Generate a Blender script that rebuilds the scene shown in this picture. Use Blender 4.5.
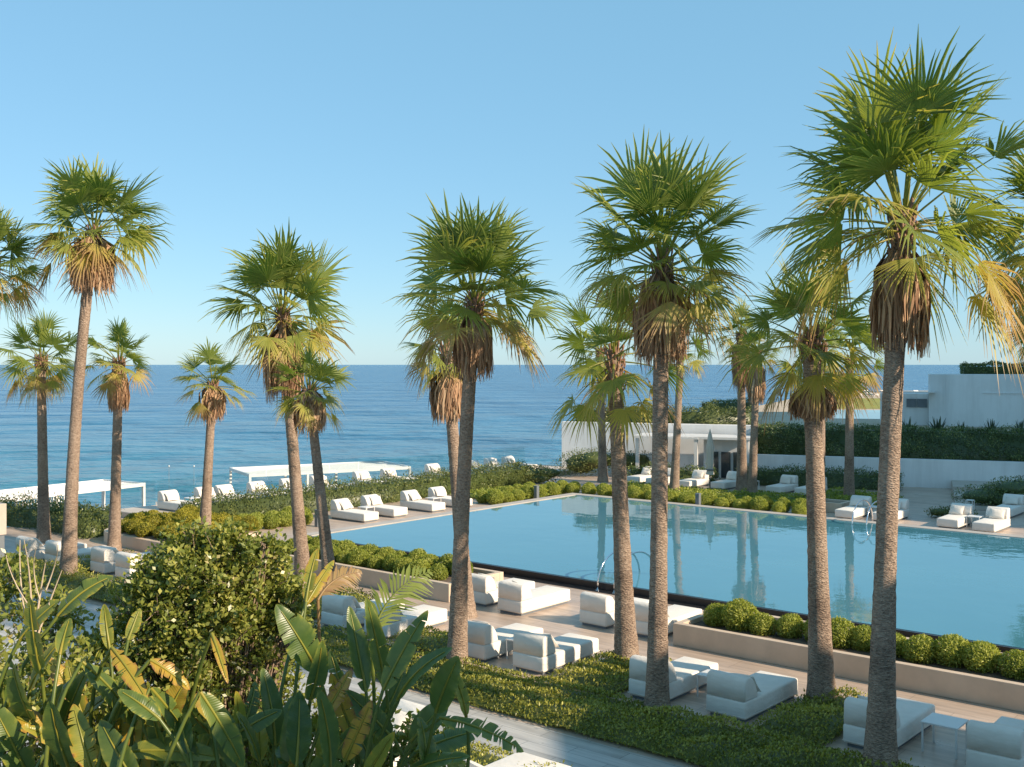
import bpy, bmesh, math, random
import numpy as np
from mathutils import Vector

for o in list(bpy.data.objects):
    bpy.data.objects.remove(o, do_unlink=True)
SC = bpy.context.scene
COL = SC.collection
R = math.radians
H = 6.2                      # camera height above the terrace, metres
F = 1080.0                   # focal length in pixels of a 1024 wide picture
HZ = 364.5

# ------------------------------------------------------------------ camera
cam_data = bpy.data.cameras.new('camera')
cam = bpy.data.objects.new('camera', cam_data)
COL.objects.link(cam)
cam.location = (0, 0, H)
cam.rotation_euler = (R(90), 0, 0)
cam_data.sensor_width = 36.0
cam_data.lens = 36.0 * F / 1024.0
cam_data.shift_y = -(383.5 - HZ) / 1024.0
cam_data.clip_start = 0.1
cam_data.clip_end = 60000
SC.camera = cam

# ------------------------------------------------------------------ light
SUN_EL = R(27)
SUN_AZ = math.atan2(0.86, -0.51)          # clockwise from +Y
world = bpy.data.worlds.new('World')
SC.world = world
world.use_nodes = True
nt = world.node_tree
bg = nt.nodes['Background']
sky = nt.nodes.new('ShaderNodeTexSky')
sky.sky_type = 'NISHITA'
sky.sun_disc = False
sky.sun_elevation = SUN_EL
sky.sun_rotation = SUN_AZ
sky.altitude = 0
sky.air_density = 0.9
sky.dust_density = 0.2
sky.ozone_density = 2.4
soft = nt.nodes.new('ShaderNodeMix')          # evens the clear sky out a little towards the sea haze
soft.data_type = 'RGBA'
soft.inputs[0].default_value = 0.78
nt.links.new(sky.outputs[0], soft.inputs[6])
soft.inputs[7].default_value = (0.66, 1.54, 2.16, 1)
nt.links.new(soft.outputs[2], bg.inputs[0])
bg.inputs[1].default_value = 0.15
sun_data = bpy.data.lights.new('sun', 'SUN')
sun = bpy.data.objects.new('sun', sun_data)
COL.objects.link(sun)
sun_data.energy = 3.9
sun_data.angle = R(0.5)
sun_data.color = (1.0, 0.82, 0.62)
sd = Vector((math.sin(SUN_AZ) * math.cos(SUN_EL), math.cos(SUN_AZ) * math.cos(SUN_EL), math.sin(SUN_EL)))
sun.rotation_euler = sd.to_track_quat('Z', 'Y').to_euler()
SC.view_settings.view_transform = 'Standard'
SC.view_settings.look = 'None'
SC.view_settings.gamma = 1
SC.view_settings.exposure = 1.03
SC.view_settings.use_curve_mapping = False
SC.cycles.use_denoising = True
SC.cycles.max_bounces = 6
SC.cycles.diffuse_bounces = 3
SC.cycles.glossy_bounces = 3
SC.cycles.transmission_bounces = 4
SC.cycles.transparent_max_bounces = 8
SC.cycles.caustics_reflective = False
SC.cycles.caustics_refractive = False

# ------------------------------------------------------------------ frames
U = np.array([0.767, -0.642, 0.0])         # along the pool's long side, towards the right
V = np.array([0.642, 0.767, 0.0])          # across the pool, away from the hotel
W = np.array([0.934, -0.356, 0.0])         # along the upper retaining walls
ROT_V = math.atan2(-0.642, 0.767)          # local +y -> V, local +x -> U

def ab(a, b, z=0.0):
    p = U * a + V * b
    return (float(p[0]), float(p[1]), z)

def at(px, py, Y):
    """the point of the place seen at a picture position, Y metres ahead"""
    return np.array([(px - 512) / F * Y, Y, H - (py - HZ) / F * Y])

# ------------------------------------------------------------------ node helpers
def new_mat(name):
    m = bpy.data.materials.new(name)
    m.use_nodes = True
    n = m.node_tree
    return m, n, n.nodes['Principled BSDF'], n.nodes['Material Output']

def nd(n, t, **kw):
    x = n.nodes.new(t)
    for k, v in kw.items():
        setattr(x, k, v)
    return x

def ramp(n, stops, interp='LINEAR'):
    r = n.nodes.new('ShaderNodeValToRGB')
    r.color_ramp.interpolation = interp
    e = r.color_ramp.elements
    while len(e) > len(stops):
        e.remove(e[-1])
    while len(e) < len(stops):
        e.new(0.5)
    for i, (p, c) in enumerate(stops):
        e[i].position = p
        e[i].color = (c[0], c[1], c[2], 1)
    return r

def noise(n, scale, detail=4, rough=0.55, vec=None):
    x = n.nodes.new('ShaderNodeTexNoise')
    x.inputs['Scale'].default_value = scale
    x.inputs['Detail'].default_value = detail
    x.inputs['Roughness'].default_value = rough
    if vec is not None:
        n.links.new(vec, x.inputs['Vector'])
    return x

def pos(n):
    return n.nodes.new('ShaderNodeNewGeometry').outputs['Position']

def objco(n):
    return n.nodes.new('ShaderNodeTexCoord').outputs['Object']

def mapping(n, vec, scale=(1, 1, 1), rot=(0, 0, 0), loc=(0, 0, 0)):
    m = n.nodes.new('ShaderNodeMapping')
    n.links.new(vec, m.inputs[0])
    m.inputs['Scale'].default_value = scale
    m.inputs['Rotation'].default_value = rot
    m.inputs['Location'].default_value = loc
    return m.outputs[0]

def bump(n, bsdf, height, strength=0.3, dist=0.02):
    b = n.nodes.new('ShaderNodeBump')
    b.inputs['Strength'].default_value = strength
    b.inputs['Distance'].default_value = dist
    n.links.new(height, b.inputs['Height'])
    n.links.new(b.outputs[0], bsdf.inputs['Normal'])
    return b

# ------------------------------------------------------------------ materials
def mat_plain(name, c, rough=0.6, metal=0.0, var=0.12, scale=3.0, bumps=0.15, bdist=0.01, bscale=40):
    m, n, b, o = new_mat(name)
    nz = noise(n, scale, 5, 0.6, pos(n))
    lo = tuple(x * (1 - var) for x in c)
    hi = tuple(min(1, x * (1 + var)) for x in c)
    r = ramp(n, [(0.3, lo), (0.7, hi)])
    n.links.new(nz.outputs[0], r.inputs[0])
    n.links.new(r.outputs[0], b.inputs['Base Color'])
    b.inputs['Roughness'].default_value = rough
    b.inputs['Metallic'].default_value = metal
    if bumps:
        nb = noise(n, bscale, 3, 0.6, pos(n))
        bump(n, b, nb.outputs[0], bumps, bdist)
    return m

def mat_leaf(name, stops, trans=0.28, rough=0.5, spec=0.35):
    """leaf colour by the 'tint' each leaf carries"""
    m, n, b, o = new_mat(name)
    at_ = nd(n, 'ShaderNodeAttribute', attribute_name='tint')
    r = ramp(n, stops)
    n.links.new(at_.outputs['Fac'], r.inputs[0])
    n.links.new(r.outputs[0], b.inputs['Base Color'])
    b.inputs['Roughness'].default_value = rough
    b.inputs['Specular IOR Level'].default_value = spec
    t = nd(n, 'ShaderNodeBsdfTranslucent')
    hs = nd(n, 'ShaderNodeHueSaturation')
    hs.inputs['Saturation'].default_value = 1.15
    hs.inputs['Value'].default_value = 1.5
    n.links.new(r.outputs[0], hs.inputs['Color'])
    n.links.new(hs.outputs[0], t.inputs[0])
    mx = nd(n, 'ShaderNodeMixShader')
    mx.inputs[0].default_value = trans
    n.links.new(b.outputs[0], mx.inputs[1])
    n.links.new(t.outputs[0], mx.inputs[2])
    n.links.new(mx.outputs[0], o.inputs[0])
    return m

M = {}
M['palm'] = mat_leaf('palm_leaf', [(0.0, (0.12, 0.17, 0.036)), (0.28, (0.26, 0.295, 0.065)), (0.55, (0.46, 0.40, 0.10)),
                                   (0.75, (0.40, 0.28, 0.11)), (1.0, (0.34, 0.20, 0.11))], 0.44, 0.42, 0.5)
M['dead'] = mat_leaf('dead_palm_leaf', [(0.0, (0.22, 0.12, 0.07)), (0.5, (0.42, 0.26, 0.155)), (1.0, (0.62, 0.46, 0.30))], 0.12, 0.75, 0.2)
M['ball'] = mat_leaf('shrub_leaf_yellow_green', [(0.0, (0.11, 0.15, 0.03)), (0.5, (0.27, 0.31, 0.055)), (1.0, (0.45, 0.45, 0.10))], 0.3, 0.5, 0.3)
M['gold'] = mat_leaf('shrub_leaf_golden', [(0.0, (0.13, 0.14, 0.02)), (0.5, (0.32, 0.29, 0.035)), (1.0, (0.50, 0.42, 0.06))], 0.25, 0.5, 0.3)
M['hedge'] = mat_leaf('hedge_leaf', [(0.0, (0.045, 0.07, 0.02)), (0.5, (0.12, 0.15, 0.04)), (1.0, (0.24, 0.25, 0.08))], 0.22, 0.42, 0.5)
M['darkhedge'] = mat_leaf('dark_hedge_leaf', [(0.0, (0.04, 0.065, 0.022)), (0.5, (0.10, 0.15, 0.045)), (1.0, (0.28, 0.32, 0.11))], 0.2, 0.35, 0.6)
M['cover'] = mat_leaf('ground_cover_leaf', [(0.0, (0.08, 0.10, 0.02)), (0.5, (0.25, 0.255, 0.045)), (1.0, (0.46, 0.42, 0.09))], 0.25, 0.45, 0.4)
M['bush'] = mat_leaf('bush_leaf', [(0.0, (0.07, 0.10, 0.02)), (0.45, (0.20, 0.23, 0.045)), (0.85, (0.40, 0.38, 0.09)), (1.0, (0.48, 0.38, 0.2))], 0.3, 0.35, 0.5)
M['fleshy'] = mat_leaf('agave_leaf', [(0.0, (0.03, 0.05, 0.03)), (1.0, (0.09, 0.12, 0.06))], 0.1, 0.4, 0.5)

def mat_paddle():
    m, n, b, o = new_mat('paddle_leaf')
    a = nd(n, 'ShaderNodeAttribute', attribute_name='tint')
    r = ramp(n, [(0.0, (0.05, 0.095, 0.02)), (0.3, (0.12, 0.16, 0.03)), (0.55, (0.27, 0.26, 0.035)), (0.75, (0.42, 0.27, 0.035)), (1.0, (0.20, 0.08, 0.04))])
    nz = noise(n, 6, 4, 0.6, pos(n))
    ad = nd(n, 'ShaderNodeMath', operation='MULTIPLY_ADD')
    n.links.new(nz.outputs[0], ad.inputs[0])
    ad.inputs[1].default_value = 0.5
    sb = nd(n, 'ShaderNodeMath', operation='SUBTRACT')
    n.links.new(a.outputs['Fac'], sb.inputs[0])
    sb.inputs[1].default_value = 0.25
    n.links.new(sb.outputs[0], ad.inputs[2])
    n.links.new(ad.outputs[0], r.inputs[0])
    n.links.new(r.outputs[0], b.inputs['Base Color'])
    b.inputs['Roughness'].default_value = 0.36
    b.inputs['Specular IOR Level'].default_value = 0.5
    ve = nd(n, 'ShaderNodeAttribute', attribute_name='vein')
    ml = nd(n, 'ShaderNodeMath', operation='MULTIPLY')
    n.links.new(ve.outputs['Fac'], ml.inputs[0])
    ml.inputs[1].default_value = 420
    si = nd(n, 'ShaderNodeMath', operation='SINE')
    n.links.new(ml.outputs[0], si.inputs[0])
    bump(n, b, si.outputs[0], 0.12, 0.003)
    t = nd(n, 'ShaderNodeBsdfTranslucent')
    hs = nd(n, 'ShaderNodeHueSaturation')
    hs.inputs['Value'].default_value = 1.6
    n.links.new(r.outputs[0], hs.inputs['Color'])
    n.links.new(hs.outputs[0], t.inputs[0])
    mx = nd(n, 'ShaderNodeMixShader')
    mx.inputs[0].default_value = 0.25
    n.links.new(b.outputs[0], mx.inputs[1])
    n.links.new(t.outputs[0], mx.inputs[2])
    n.links.new(mx.outputs[0], o.inputs[0])
    return m
M['paddle'] = mat_paddle()

def mat_trunk():
    m, n, b, o = new_mat('palm_bark')
    oc = objco(n)
    v1 = mapping(n, oc, (14, 14, 34))
    nz = noise(n, 1.0, 5, 0.7, v1)
    v2 = mapping(n, oc, (1.2, 1.2, 0.8))
    big = noise(n, 1.0, 3, 0.6, v2)
    mx = nd(n, 'ShaderNodeMix', data_type='FLOAT')
    mx.inputs[0].default_value = 0.4
    n.links.new(nz.outputs[0], mx.inputs[2])
    n.links.new(big.outputs[0], mx.inputs[3])
    r = ramp(n, [(0.36, (0.12, 0.085, 0.066)), (0.5, (0.32, 0.235, 0.175)), (0.64, (0.50, 0.39, 0.30))])
    n.links.new(mx.outputs[0], r.inputs[0])
    n.links.new(r.outputs[0], b.inputs['Base Color'])
    b.inputs['Roughness'].default_value = 0.9
    b.inputs['Specular IOR Level'].default_value = 0.15
    v3 = mapping(n, oc, (22, 22, 60))
    vo = nd(n, 'ShaderNodeTexVoronoi')
    n.links.new(v3, vo.inputs['Vector'])
    vo.inputs['Scale'].default_value = 1.0
    ad = nd(n, 'ShaderNodeMath', operation='ADD')
    n.links.new(nz.outputs[0], ad.inputs[0])
    n.links.new(vo.outputs['Distance'], ad.inputs[1])
    bump(n, b, ad.outputs[0], 0.9, 0.03)
    return m
M['bark'] = mat_trunk()
M['boot'] = mat_plain('leaf_base_brown', (0.25, 0.14, 0.085), 0.8, 0, 0.4, 14, 0.6, 0.02, 30)
M['twig'] = mat_plain('twig', (0.28, 0.2, 0.14), 0.8, 0, 0.25, 10)
M['petiole'] = mat_plain('petiole_green', (0.12, 0.15, 0.04), 0.45, 0, 0.25, 6)

def mat_paving(name, c1, c2, joint, sx, sy, rough=0.55, rot=ROT_V, var=0.5):
    """stone slabs: a brick pattern laid along the pool"""
    m, n, b, o = new_mat(name)
    v = mapping(n, pos(n), (1, 1, 1), (0, 0, -rot))
    br = nd(n, 'ShaderNodeTexBrick')
    n.links.new(v, br.inputs['Vector'])
    br.inputs['Scale'].default_value = 1.0
    br.inputs['Brick Width'].default_value = sx
    br.inputs['Row Height'].default_value = sy
    br.inputs['Mortar Size'].default_value = 0.006
    br.inputs['Mortar Smooth'].default_value = 0.1
    br.inputs['Bias'].default_value = 0
    br.inputs['Color1'].default_value = (*c1, 1)
    br.inputs['Color2'].default_value = (*c2, 1)
    br.inputs['Mortar'].default_value = (*joint, 1)
    st = noise(n, 1.0, 6, 0.65, mapping(n, v, (0.5, 5, 1)))
    r = ramp(n, [(0.25, (1 - var * .6,) * 3), (0.75, (1 + var * .2,) * 3)])
    n.links.new(st.outputs[0], r.inputs[0])
    mx = nd(n, 'ShaderNodeMix', data_type='RGBA', blend_type='MULTIPLY')
    mx.inputs[0].default_value = 1
    n.links.new(br.outputs[0], mx.inputs[6])
    n.links.new(r.outputs[0], mx.inputs[7])
    n.links.new(mx.outputs[2], b.inputs['Base Color'])
    rr = ramp(n, [(0.3, (rough - .15,) * 3), (0.7, (rough + .15,) * 3)])
    n.links.new(noise(n, 0.8, 4, 0.6, v).outputs[0], rr.inputs[0])
    n.links.new(rr.outputs[0], b.inputs['Roughness'])
    bump(n, b, br.outputs['Fac'], -0.3, 0.006)
    return m
M['paving'] = mat_paving('terrace_paving', (0.50, 0.385, 0.30), (0.57, 0.445, 0.355), (0.32, 0.25, 0.2), 1.8, 0.6, 0.42, ROT_V, 0.75)
M['slate'] = mat_paving('slate_paving', (0.44, 0.42, 0.39), (0.58, 0.55, 0.51), (0.22, 0.21, 0.2), 1.6, 0.3, 0.4, ROT_V, 0.8)
M['coping'] = mat_plain('pool_coping_stone', (0.46, 0.40, 0.34), 0.5, 0, 0.12, 1.5, 0.1)
M['planter'] = mat_plain('planter_stone', (0.56, 0.44, 0.33), 0.75, 0, 0.10, 1.8, 0.15, 0.01, 25)
M['white'] = mat_plain('white_render', (0.78, 0.78, 0.77), 0.8, 0, 0.035, 0.6, 0.08, 0.01, 30)
def mat_render_wall():
    m, n, b, o = new_mat('white_render_wall')
    p = pos(n)
    st = noise(n, 1.0, 5, 0.7, mapping(n, p, (1.6, 1.6, 0.12)))
    bl = noise(n, 0.35, 4, 0.6, p)
    mx = nd(n, 'ShaderNodeMath', operation='MULTIPLY')
    n.links.new(st.outputs[0], mx.inputs[0])
    n.links.new(bl.outputs[0], mx.inputs[1])
    r = ramp(n, [(0.10, (0.66, 0.655, 0.64)), (0.30, (0.80, 0.80, 0.79))])
    n.links.new(mx.outputs[0], r.inputs[0])
    n.links.new(r.outputs[0], b.inputs['Base Color'])
    b.inputs['Roughness'].default_value = 0.85
    bump(n, b, noise(n, 30, 3, 0.6, p).outputs[0], 0.1, 0.01)
    return m
M['white'] = mat_render_wall()
M['paint'] = mat_plain('white_paint_metal', (0.68, 0.67, 0.65), 0.4, 0, 0.03, 2, 0)
M['deckstone'] = mat_plain('pale_deck_stone', (0.50, 0.43, 0.36), 0.6, 0, 0.1, 1.2, 0.1)
M['darkstone'] = mat_plain('dark_pool_edge', (0.018, 0.017, 0.018), 0.3, 0, 0.2, 2, 0.05)
M['soil'] = mat_plain('soil', (0.12, 0.085, 0.06), 0.95, 0, 0.4, 5, 0.6, 0.05, 12)
M['rock'] = mat_plain('shore_rock', (0.25, 0.22, 0.19), 0.9, 0, 0.4, 0.8, 0.7, 0.2, 2)
M['chrome'] = mat_plain('polished_steel', (0.75, 0.75, 0.76), 0.12, 1.0, 0.03, 2, 0)
M['grey'] = mat_plain('grey_painted_metal', (0.16, 0.18, 0.20), 0.5, 0.2, 0.08, 3, 0)
M['window'] = mat_plain('dark_window_glass', (0.05, 0.06, 0.07), 0.08, 0, 0.1, 1, 0)
M['lawn'] = mat_plain('lawn', (0.26, 0.25, 0.045), 0.9, 0, 0.25, 0.6, 0.6, 0.05, 20)
M['sand'] = mat_plain('sand_path', (0.45, 0.36, 0.26), 0.9, 0, 0.12, 0.5, 0.2)

def mat_fabric(name, c):
    m, n, b, o = new_mat(name)
    oc = objco(n)
    nz = noise(n, 3.0, 4, 0.6, oc)
    r = ramp(n, [(0.3, tuple(x * 0.93 for x in c)), (0.7, tuple(min(1, x * 1.04) for x in c))])
    n.links.new(nz.outputs[0], r.inputs[0])
    n.links.new(r.outputs[0], b.inputs['Base Color'])
    b.inputs['Roughness'].default_value = 0.9
    b.inputs['Specular IOR Level'].default_value = 0.15
    b.inputs['Sheen Weight'].default_value = 0.15
    wr = noise(n, 5.0, 4, 0.55, mapping(n, oc, (1, 1.6, 2)))
    fine = noise(n, 160.0, 2, 0.5, oc)
    ad = nd(n, 'ShaderNodeMath', operation='MULTIPLY_ADD')
    n.links.new(fine.outputs[0], ad.inputs[0])
    ad.inputs[1].default_value = 0.06
    n.links.new(wr.outputs[0], ad.inputs[2])
    bump(n, b, ad.outputs[0], 0.5, 0.035)
    return m
M['fabric'] = mat_fabric('cream_fabric', (0.72, 0.675, 0.61))
M['pillow'] = mat_fabric('pillow_fabric', (0.72, 0.66, 0.58))
M['canvas'] = mat_fabric('umbrella_canvas', (0.62, 0.56, 0.48))

def mat_sea():
    m, n, b, o = new_mat('sea_water')
    p = pos(n)
    sx = nd(n, 'ShaderNodeSeparateXYZ')
    n.links.new(p, sx.inputs[0])
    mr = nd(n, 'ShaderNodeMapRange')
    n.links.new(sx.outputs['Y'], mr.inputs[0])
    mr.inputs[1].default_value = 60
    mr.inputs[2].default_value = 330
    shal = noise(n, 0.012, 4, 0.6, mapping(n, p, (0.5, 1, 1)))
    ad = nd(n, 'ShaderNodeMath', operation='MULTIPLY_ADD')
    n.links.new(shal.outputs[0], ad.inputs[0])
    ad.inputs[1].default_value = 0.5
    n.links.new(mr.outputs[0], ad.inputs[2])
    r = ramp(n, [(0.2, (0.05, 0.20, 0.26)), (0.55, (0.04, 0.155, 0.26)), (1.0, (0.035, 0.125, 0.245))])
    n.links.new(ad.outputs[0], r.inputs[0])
    n.links.new(r.outputs[0], b.inputs['Base Color'])
    b.inputs['Roughness'].default_value = 0.2
    b.inputs['IOR'].default_value = 1.28
    w1 = noise(n, 0.16, 3, 0.5, mapping(n, p, (0.9, 1.2, 1), (0, 0, R(-12))))
    w2 = noise(n, 0.7, 4, 0.55, mapping(n, p, (0.6, 1, 1), (0, 0, R(8))))
    w3 = noise(n, 0.035, 2, 0.5, mapping(n, p, (0.8, 1.1, 1), (0, 0, R(-5))))
    a1 = nd(n, 'ShaderNodeMath', operation='MULTIPLY_ADD')
    n.links.new(w2.outputs[0], a1.inputs[0])
    a1.inputs[1].default_value = 0.32
    n.links.new(w1.outputs[0], a1.inputs[2])
    a2 = nd(n, 'ShaderNodeMath', operation='MULTIPLY_ADD')
    n.links.new(w3.outputs[0], a2.inputs[0])
    a2.inputs[1].default_value = 4.0
    n.links.new(a1.outputs[0], a2.inputs[2])
    bump(n, b, a2.outputs[0], 1.0, 2.6)
    return m
M['sea'] = mat_sea()

def mat_pool():
    m, n, b, o = new_mat('pool_water')
    p = pos(n)
    v = mapping(n, p, (1, 1, 1), (0, 0, -ROT_V))
    nz = noise(n, 0.12, 3, 0.5, v)
    r = ramp(n, [(0.3, (0.06, 0.205, 0.275)), (0.7, (0.08, 0.24, 0.30))])
    n.links.new(nz.outputs[0], r.inputs[0])
    n.links.new(r.outputs[0], b.inputs['Base Color'])
    b.inputs['Roughness'].default_value = 0.02
    b.inputs['IOR'].default_value = 1.45
    w = noise(n, 1.1, 3, 0.5, v)
    bump(n, b, w.outputs[0], 0.34, 0.02)
    return m
M['pool'] = mat_pool()

def mat_glass():
    m, n, b, o = new_mat('clear_glass')
    n.nodes.remove(b)
    t = nd(n, 'ShaderNodeBsdfTransparent')
    t.inputs[0].default_value = (0.93, 0.97, 0.97, 1)
    g = nd(n, 'ShaderNodeBsdfGlossy')
    g.inputs['Roughness'].default_value = 0.02
    mx = nd(n, 'ShaderNodeMixShader')
    mx.inputs[0].default_value = 0.06
    n.links.new(t.outputs[0], mx.inputs[1])
    n.links.new(g.outputs[0], mx.inputs[2])
    n.links.new(mx.outputs[0], o.inputs[0])
    return m
M['glass'] = mat_glass()

# ------------------------------------------------------------------ object helpers
def link(name, me, parent=None, mat=None, loc=None, rz=0.0):
    o = bpy.data.objects.new(name, me)
    COL.objects.link(o)
    if mat is not None:
        me.materials.append(mat)
    if parent is not None:
        o.parent = parent
    if loc is not None:
        o.location = loc
    if rz:
        o.rotation_euler = (0, 0, rz)
    return o

def tag(o, label=None, cat=None, group=None, kind=None):
    for k, v in (('label', label), ('category', cat), ('group', group), ('kind', kind)):
        if v:
            o[k] = v
    return o

def thing(name, label, cat, loc=(0, 0, 0), rz=0.0, group=None):
    o = bpy.data.objects.new(name, None)
    COL.objects.link(o)
    o.location = loc
    o.rotation_euler = (0, 0, rz)
    o.empty_display_size = 0.2
    return tag(o, label, cat, group)

def copy_tree(o, parent=None):
    c = o.copy()
    COL.objects.link(c)
    c.parent = parent
    for ch in list(o.children):
        copy_tree(ch, c)
    return c

def np_mesh(name, verts, faces, attrs=None, smooth=False):
    """faces: (N,k) int array"""
    verts = np.asarray(verts, dtype=np.float32)
    faces = np.asarray(faces, dtype=np.int32)
    me = bpy.data.meshes.new(name)
    n, k = faces.shape
    me.vertices.add(len(verts))
    me.vertices.foreach_set('co', verts.ravel())
    me.loops.add(n * k)
    me.loops.foreach_set('vertex_index', faces.ravel())
    me.polygons.add(n)
    me.polygons.foreach_set('loop_start', np.arange(0, n * k, k, dtype=np.int32))
    try:
        me.polygons.foreach_set('loop_total', np.full(n, k, dtype=np.int32))
    except Exception:
        pass
    if smooth:
        me.polygons.foreach_set('use_smooth', np.ones(n, dtype=bool))
    for an, arr in (attrs or {}).items():
        a = me.attributes.new(an, 'FLOAT', 'POINT')
        a.data.foreach_set('value', np.asarray(arr, dtype=np.float32))
    me.update(calc_edges=True)
    me.validate()
    return me

class MB:
    """collects boxes, prisms and tubes and links them as one mesh object"""
    def __init__(self):
        self.bm = bmesh.new()

    def box(self, x0, x1, y0, y1, z0, z1, bevel=0.0, seg=2):
        r = bmesh.ops.create_cube(self.bm, size=1.0)
        vs = r['verts']
        for v in vs:
            v.co = Vector((x0 + (v.co.x + .5) * (x1 - x0), y0 + (v.co.y + .5) * (y1 - y0), z0 + (v.co.z + .5) * (z1 - z0)))
        if bevel:
            es = list({e for v in vs for e in v.link_edges})
            bmesh.ops.bevel(self.bm, geom=es, offset=bevel, segments=seg, profile=0.5, affect='EDGES')
        return self

    def prism(self, pts, z0, z1, bevel=0.0, seg=1):
        """polygon pts (x,y) counter-clockwise, extruded from z0 to z1"""
        lo = [self.bm.verts.new((p[0], p[1], z0)) for p in pts]
        hi = [self.bm.verts.new((p[0], p[1], z1)) for p in pts]
        n = len(pts)
        fs = [self.bm.faces.new(lo[::-1]), self.bm.faces.new(hi)]
        for i in range(n):
            fs.append(self.bm.faces.new((lo[i], lo[(i + 1) % n], hi[(i + 1) % n], hi[i])))
        if bevel:
            es = list({e for e in fs[1].edges})
            bmesh.ops.bevel(self.bm, geom=es, offset=bevel, segments=seg, profile=0.5, affect='EDGES')
        return self

    def tube(self, pts, rad, seg=10, caps=True):
        pts = [Vector(p) for p in pts]
        n = len(pts)
        rads = rad if hasattr(rad, '__len__') else [rad] * n
        rings = []
        ref = Vector((0.31, 0.95, 0.07)).normalized()
        for i, p in enumerate(pts):
            d = (pts[min(i + 1, n - 1)] - pts[max(i - 1, 0)]).normalized()
            s = d.cross(ref)
            if s.length < 1e-3:
                s = d.cross(Vector((1, 0, 0)))
            s.normalize()
            t = d.cross(s)
            ref = (-s.cross(d)).normalized() if False else ref
            rings.append([self.bm.verts.new(p + (s * math.cos(2 * math.pi * k / seg) + t * math.sin(2 * math.pi * k / seg)) * rads[i]) for k in range(seg)])
        for i in range(n - 1):
            for k in range(seg):
                f = self.bm.faces.new((rings[i][k], rings[i][(k + 1) % seg], rings[i + 1][(k + 1) % seg], rings[i + 1][k]))
                f.smooth = True
        if caps:
            self.bm.faces.new(rings[0][::-1])
            self.bm.faces.new(rings[-1])
        return self

    def build(self, name, mat, parent=None, loc=None, rz=0.0, smooth=False):
        bmesh.ops.recalc_face_normals(self.bm, faces=self.bm.faces)
        me = bpy.data.meshes.new(name)
        if smooth:
            for f in self.bm.faces:
                f.smooth = True
        self.bm.to_mesh(me)
        self.bm.free()
        return link(name, me, parent, mat, loc, rz)

def abpoly(pts):
    return [ab(a, b)[:2] for a, b in pts]

def rect(a0, a1, b0, b1):
    return abpoly([(a0, b0), (a1, b0), (a1, b1), (a0, b1)])

# ------------------------------------------------------------------ leaf masses
def unit(v):
    return v / np.maximum(np.linalg.norm(v, axis=-1, keepdims=True), 1e-9)

def leaf_cards(P, N, length, width, rng, tint, up=0.35, fold=0.25):
    """diamond leaves at points P, lying roughly across normals N -> verts, faces, tint"""
    n = len(P)
    rnd = unit(rng.normal(size=(n, 3)))
    d = unit(np.cross(N, rnd) + N * rng.uniform(0.1, 0.9, (n, 1)) + np.array([0, 0, up]))
    s = unit(np.cross(d, N + 0.5 * rnd))
    nn = np.cross(s, d)
    L = length * rng.uniform(0.7, 1.25, (n, 1))
    Wd = width * rng.uniform(0.75, 1.2, (n, 1)) * 0.5
    v = np.empty((n, 4, 3))
    v[:, 0] = P
    v[:, 1] = P + d * L * 0.5 + s * Wd + nn * Wd * fold
    v[:, 2] = P + d * L - nn * L * 0.08
    v[:, 3] = P + d * L * 0.5 - s * Wd + nn * Wd * fold
    f = np.arange(n * 4).reshape(n, 4)
    return v.reshape(-1, 3), f, np.repeat(tint, 4)

def merge(parts):
    vs, fs, ts, k = [], [], [], 0
    for v, f, t in parts:
        vs.append(v); fs.append(f + k); ts.append(t); k += len(v)
    return np.concatenate(vs), np.concatenate(fs), np.concatenate(ts)

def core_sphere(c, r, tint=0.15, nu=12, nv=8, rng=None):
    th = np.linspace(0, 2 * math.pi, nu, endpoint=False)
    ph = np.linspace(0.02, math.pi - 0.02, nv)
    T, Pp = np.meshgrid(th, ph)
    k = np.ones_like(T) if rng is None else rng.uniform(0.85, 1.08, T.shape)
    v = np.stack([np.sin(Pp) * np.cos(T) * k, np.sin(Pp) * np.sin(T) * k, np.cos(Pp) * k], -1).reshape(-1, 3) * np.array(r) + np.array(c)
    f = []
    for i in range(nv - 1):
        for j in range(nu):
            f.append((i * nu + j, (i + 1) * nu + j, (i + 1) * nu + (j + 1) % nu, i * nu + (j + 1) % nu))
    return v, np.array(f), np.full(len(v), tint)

def blob(rng, c, r, n, leaf, wid, lumps=0.12, core=0.72, flat=None):
    """leaves through a lumpy ellipsoid"""
    d = unit(rng.normal(size=(n, 3)))
    ax = unit(rng.normal(size=(7, 3)))
    lum = np.zeros(n)
    for a in ax:
        lum += np.exp(-((1 - d @ a) / 0.12)) * rng.uniform(-0.6, 1)
    rad = (rng.uniform(0, 1, n) ** 0.18) * (1 + lumps * lum) * 0.96
    P = d * rad[:, None] * np.array(r) + np.array(c)
    Nn = unit(d / np.array(r))
    tint = np.clip(rng.normal(0.5, 0.22, n) + 0.22 * lum, 0, 1)
    parts = [leaf_cards(P, Nn, leaf, wid, rng, tint)]
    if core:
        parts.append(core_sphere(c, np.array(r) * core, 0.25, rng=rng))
    return parts

def smooth_noise(x, y, seed, scale):
    r = np.random.default_rng(seed)
    out = np.zeros_like(x)
    for k in range(7):
        fx, fy = r.normal(0, 1, 2) / scale
        out += np.sin(x * fx * 2.2 + y * fy * 2.2 + r.uniform(0, 6.28))
    return out / 2.6

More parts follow.
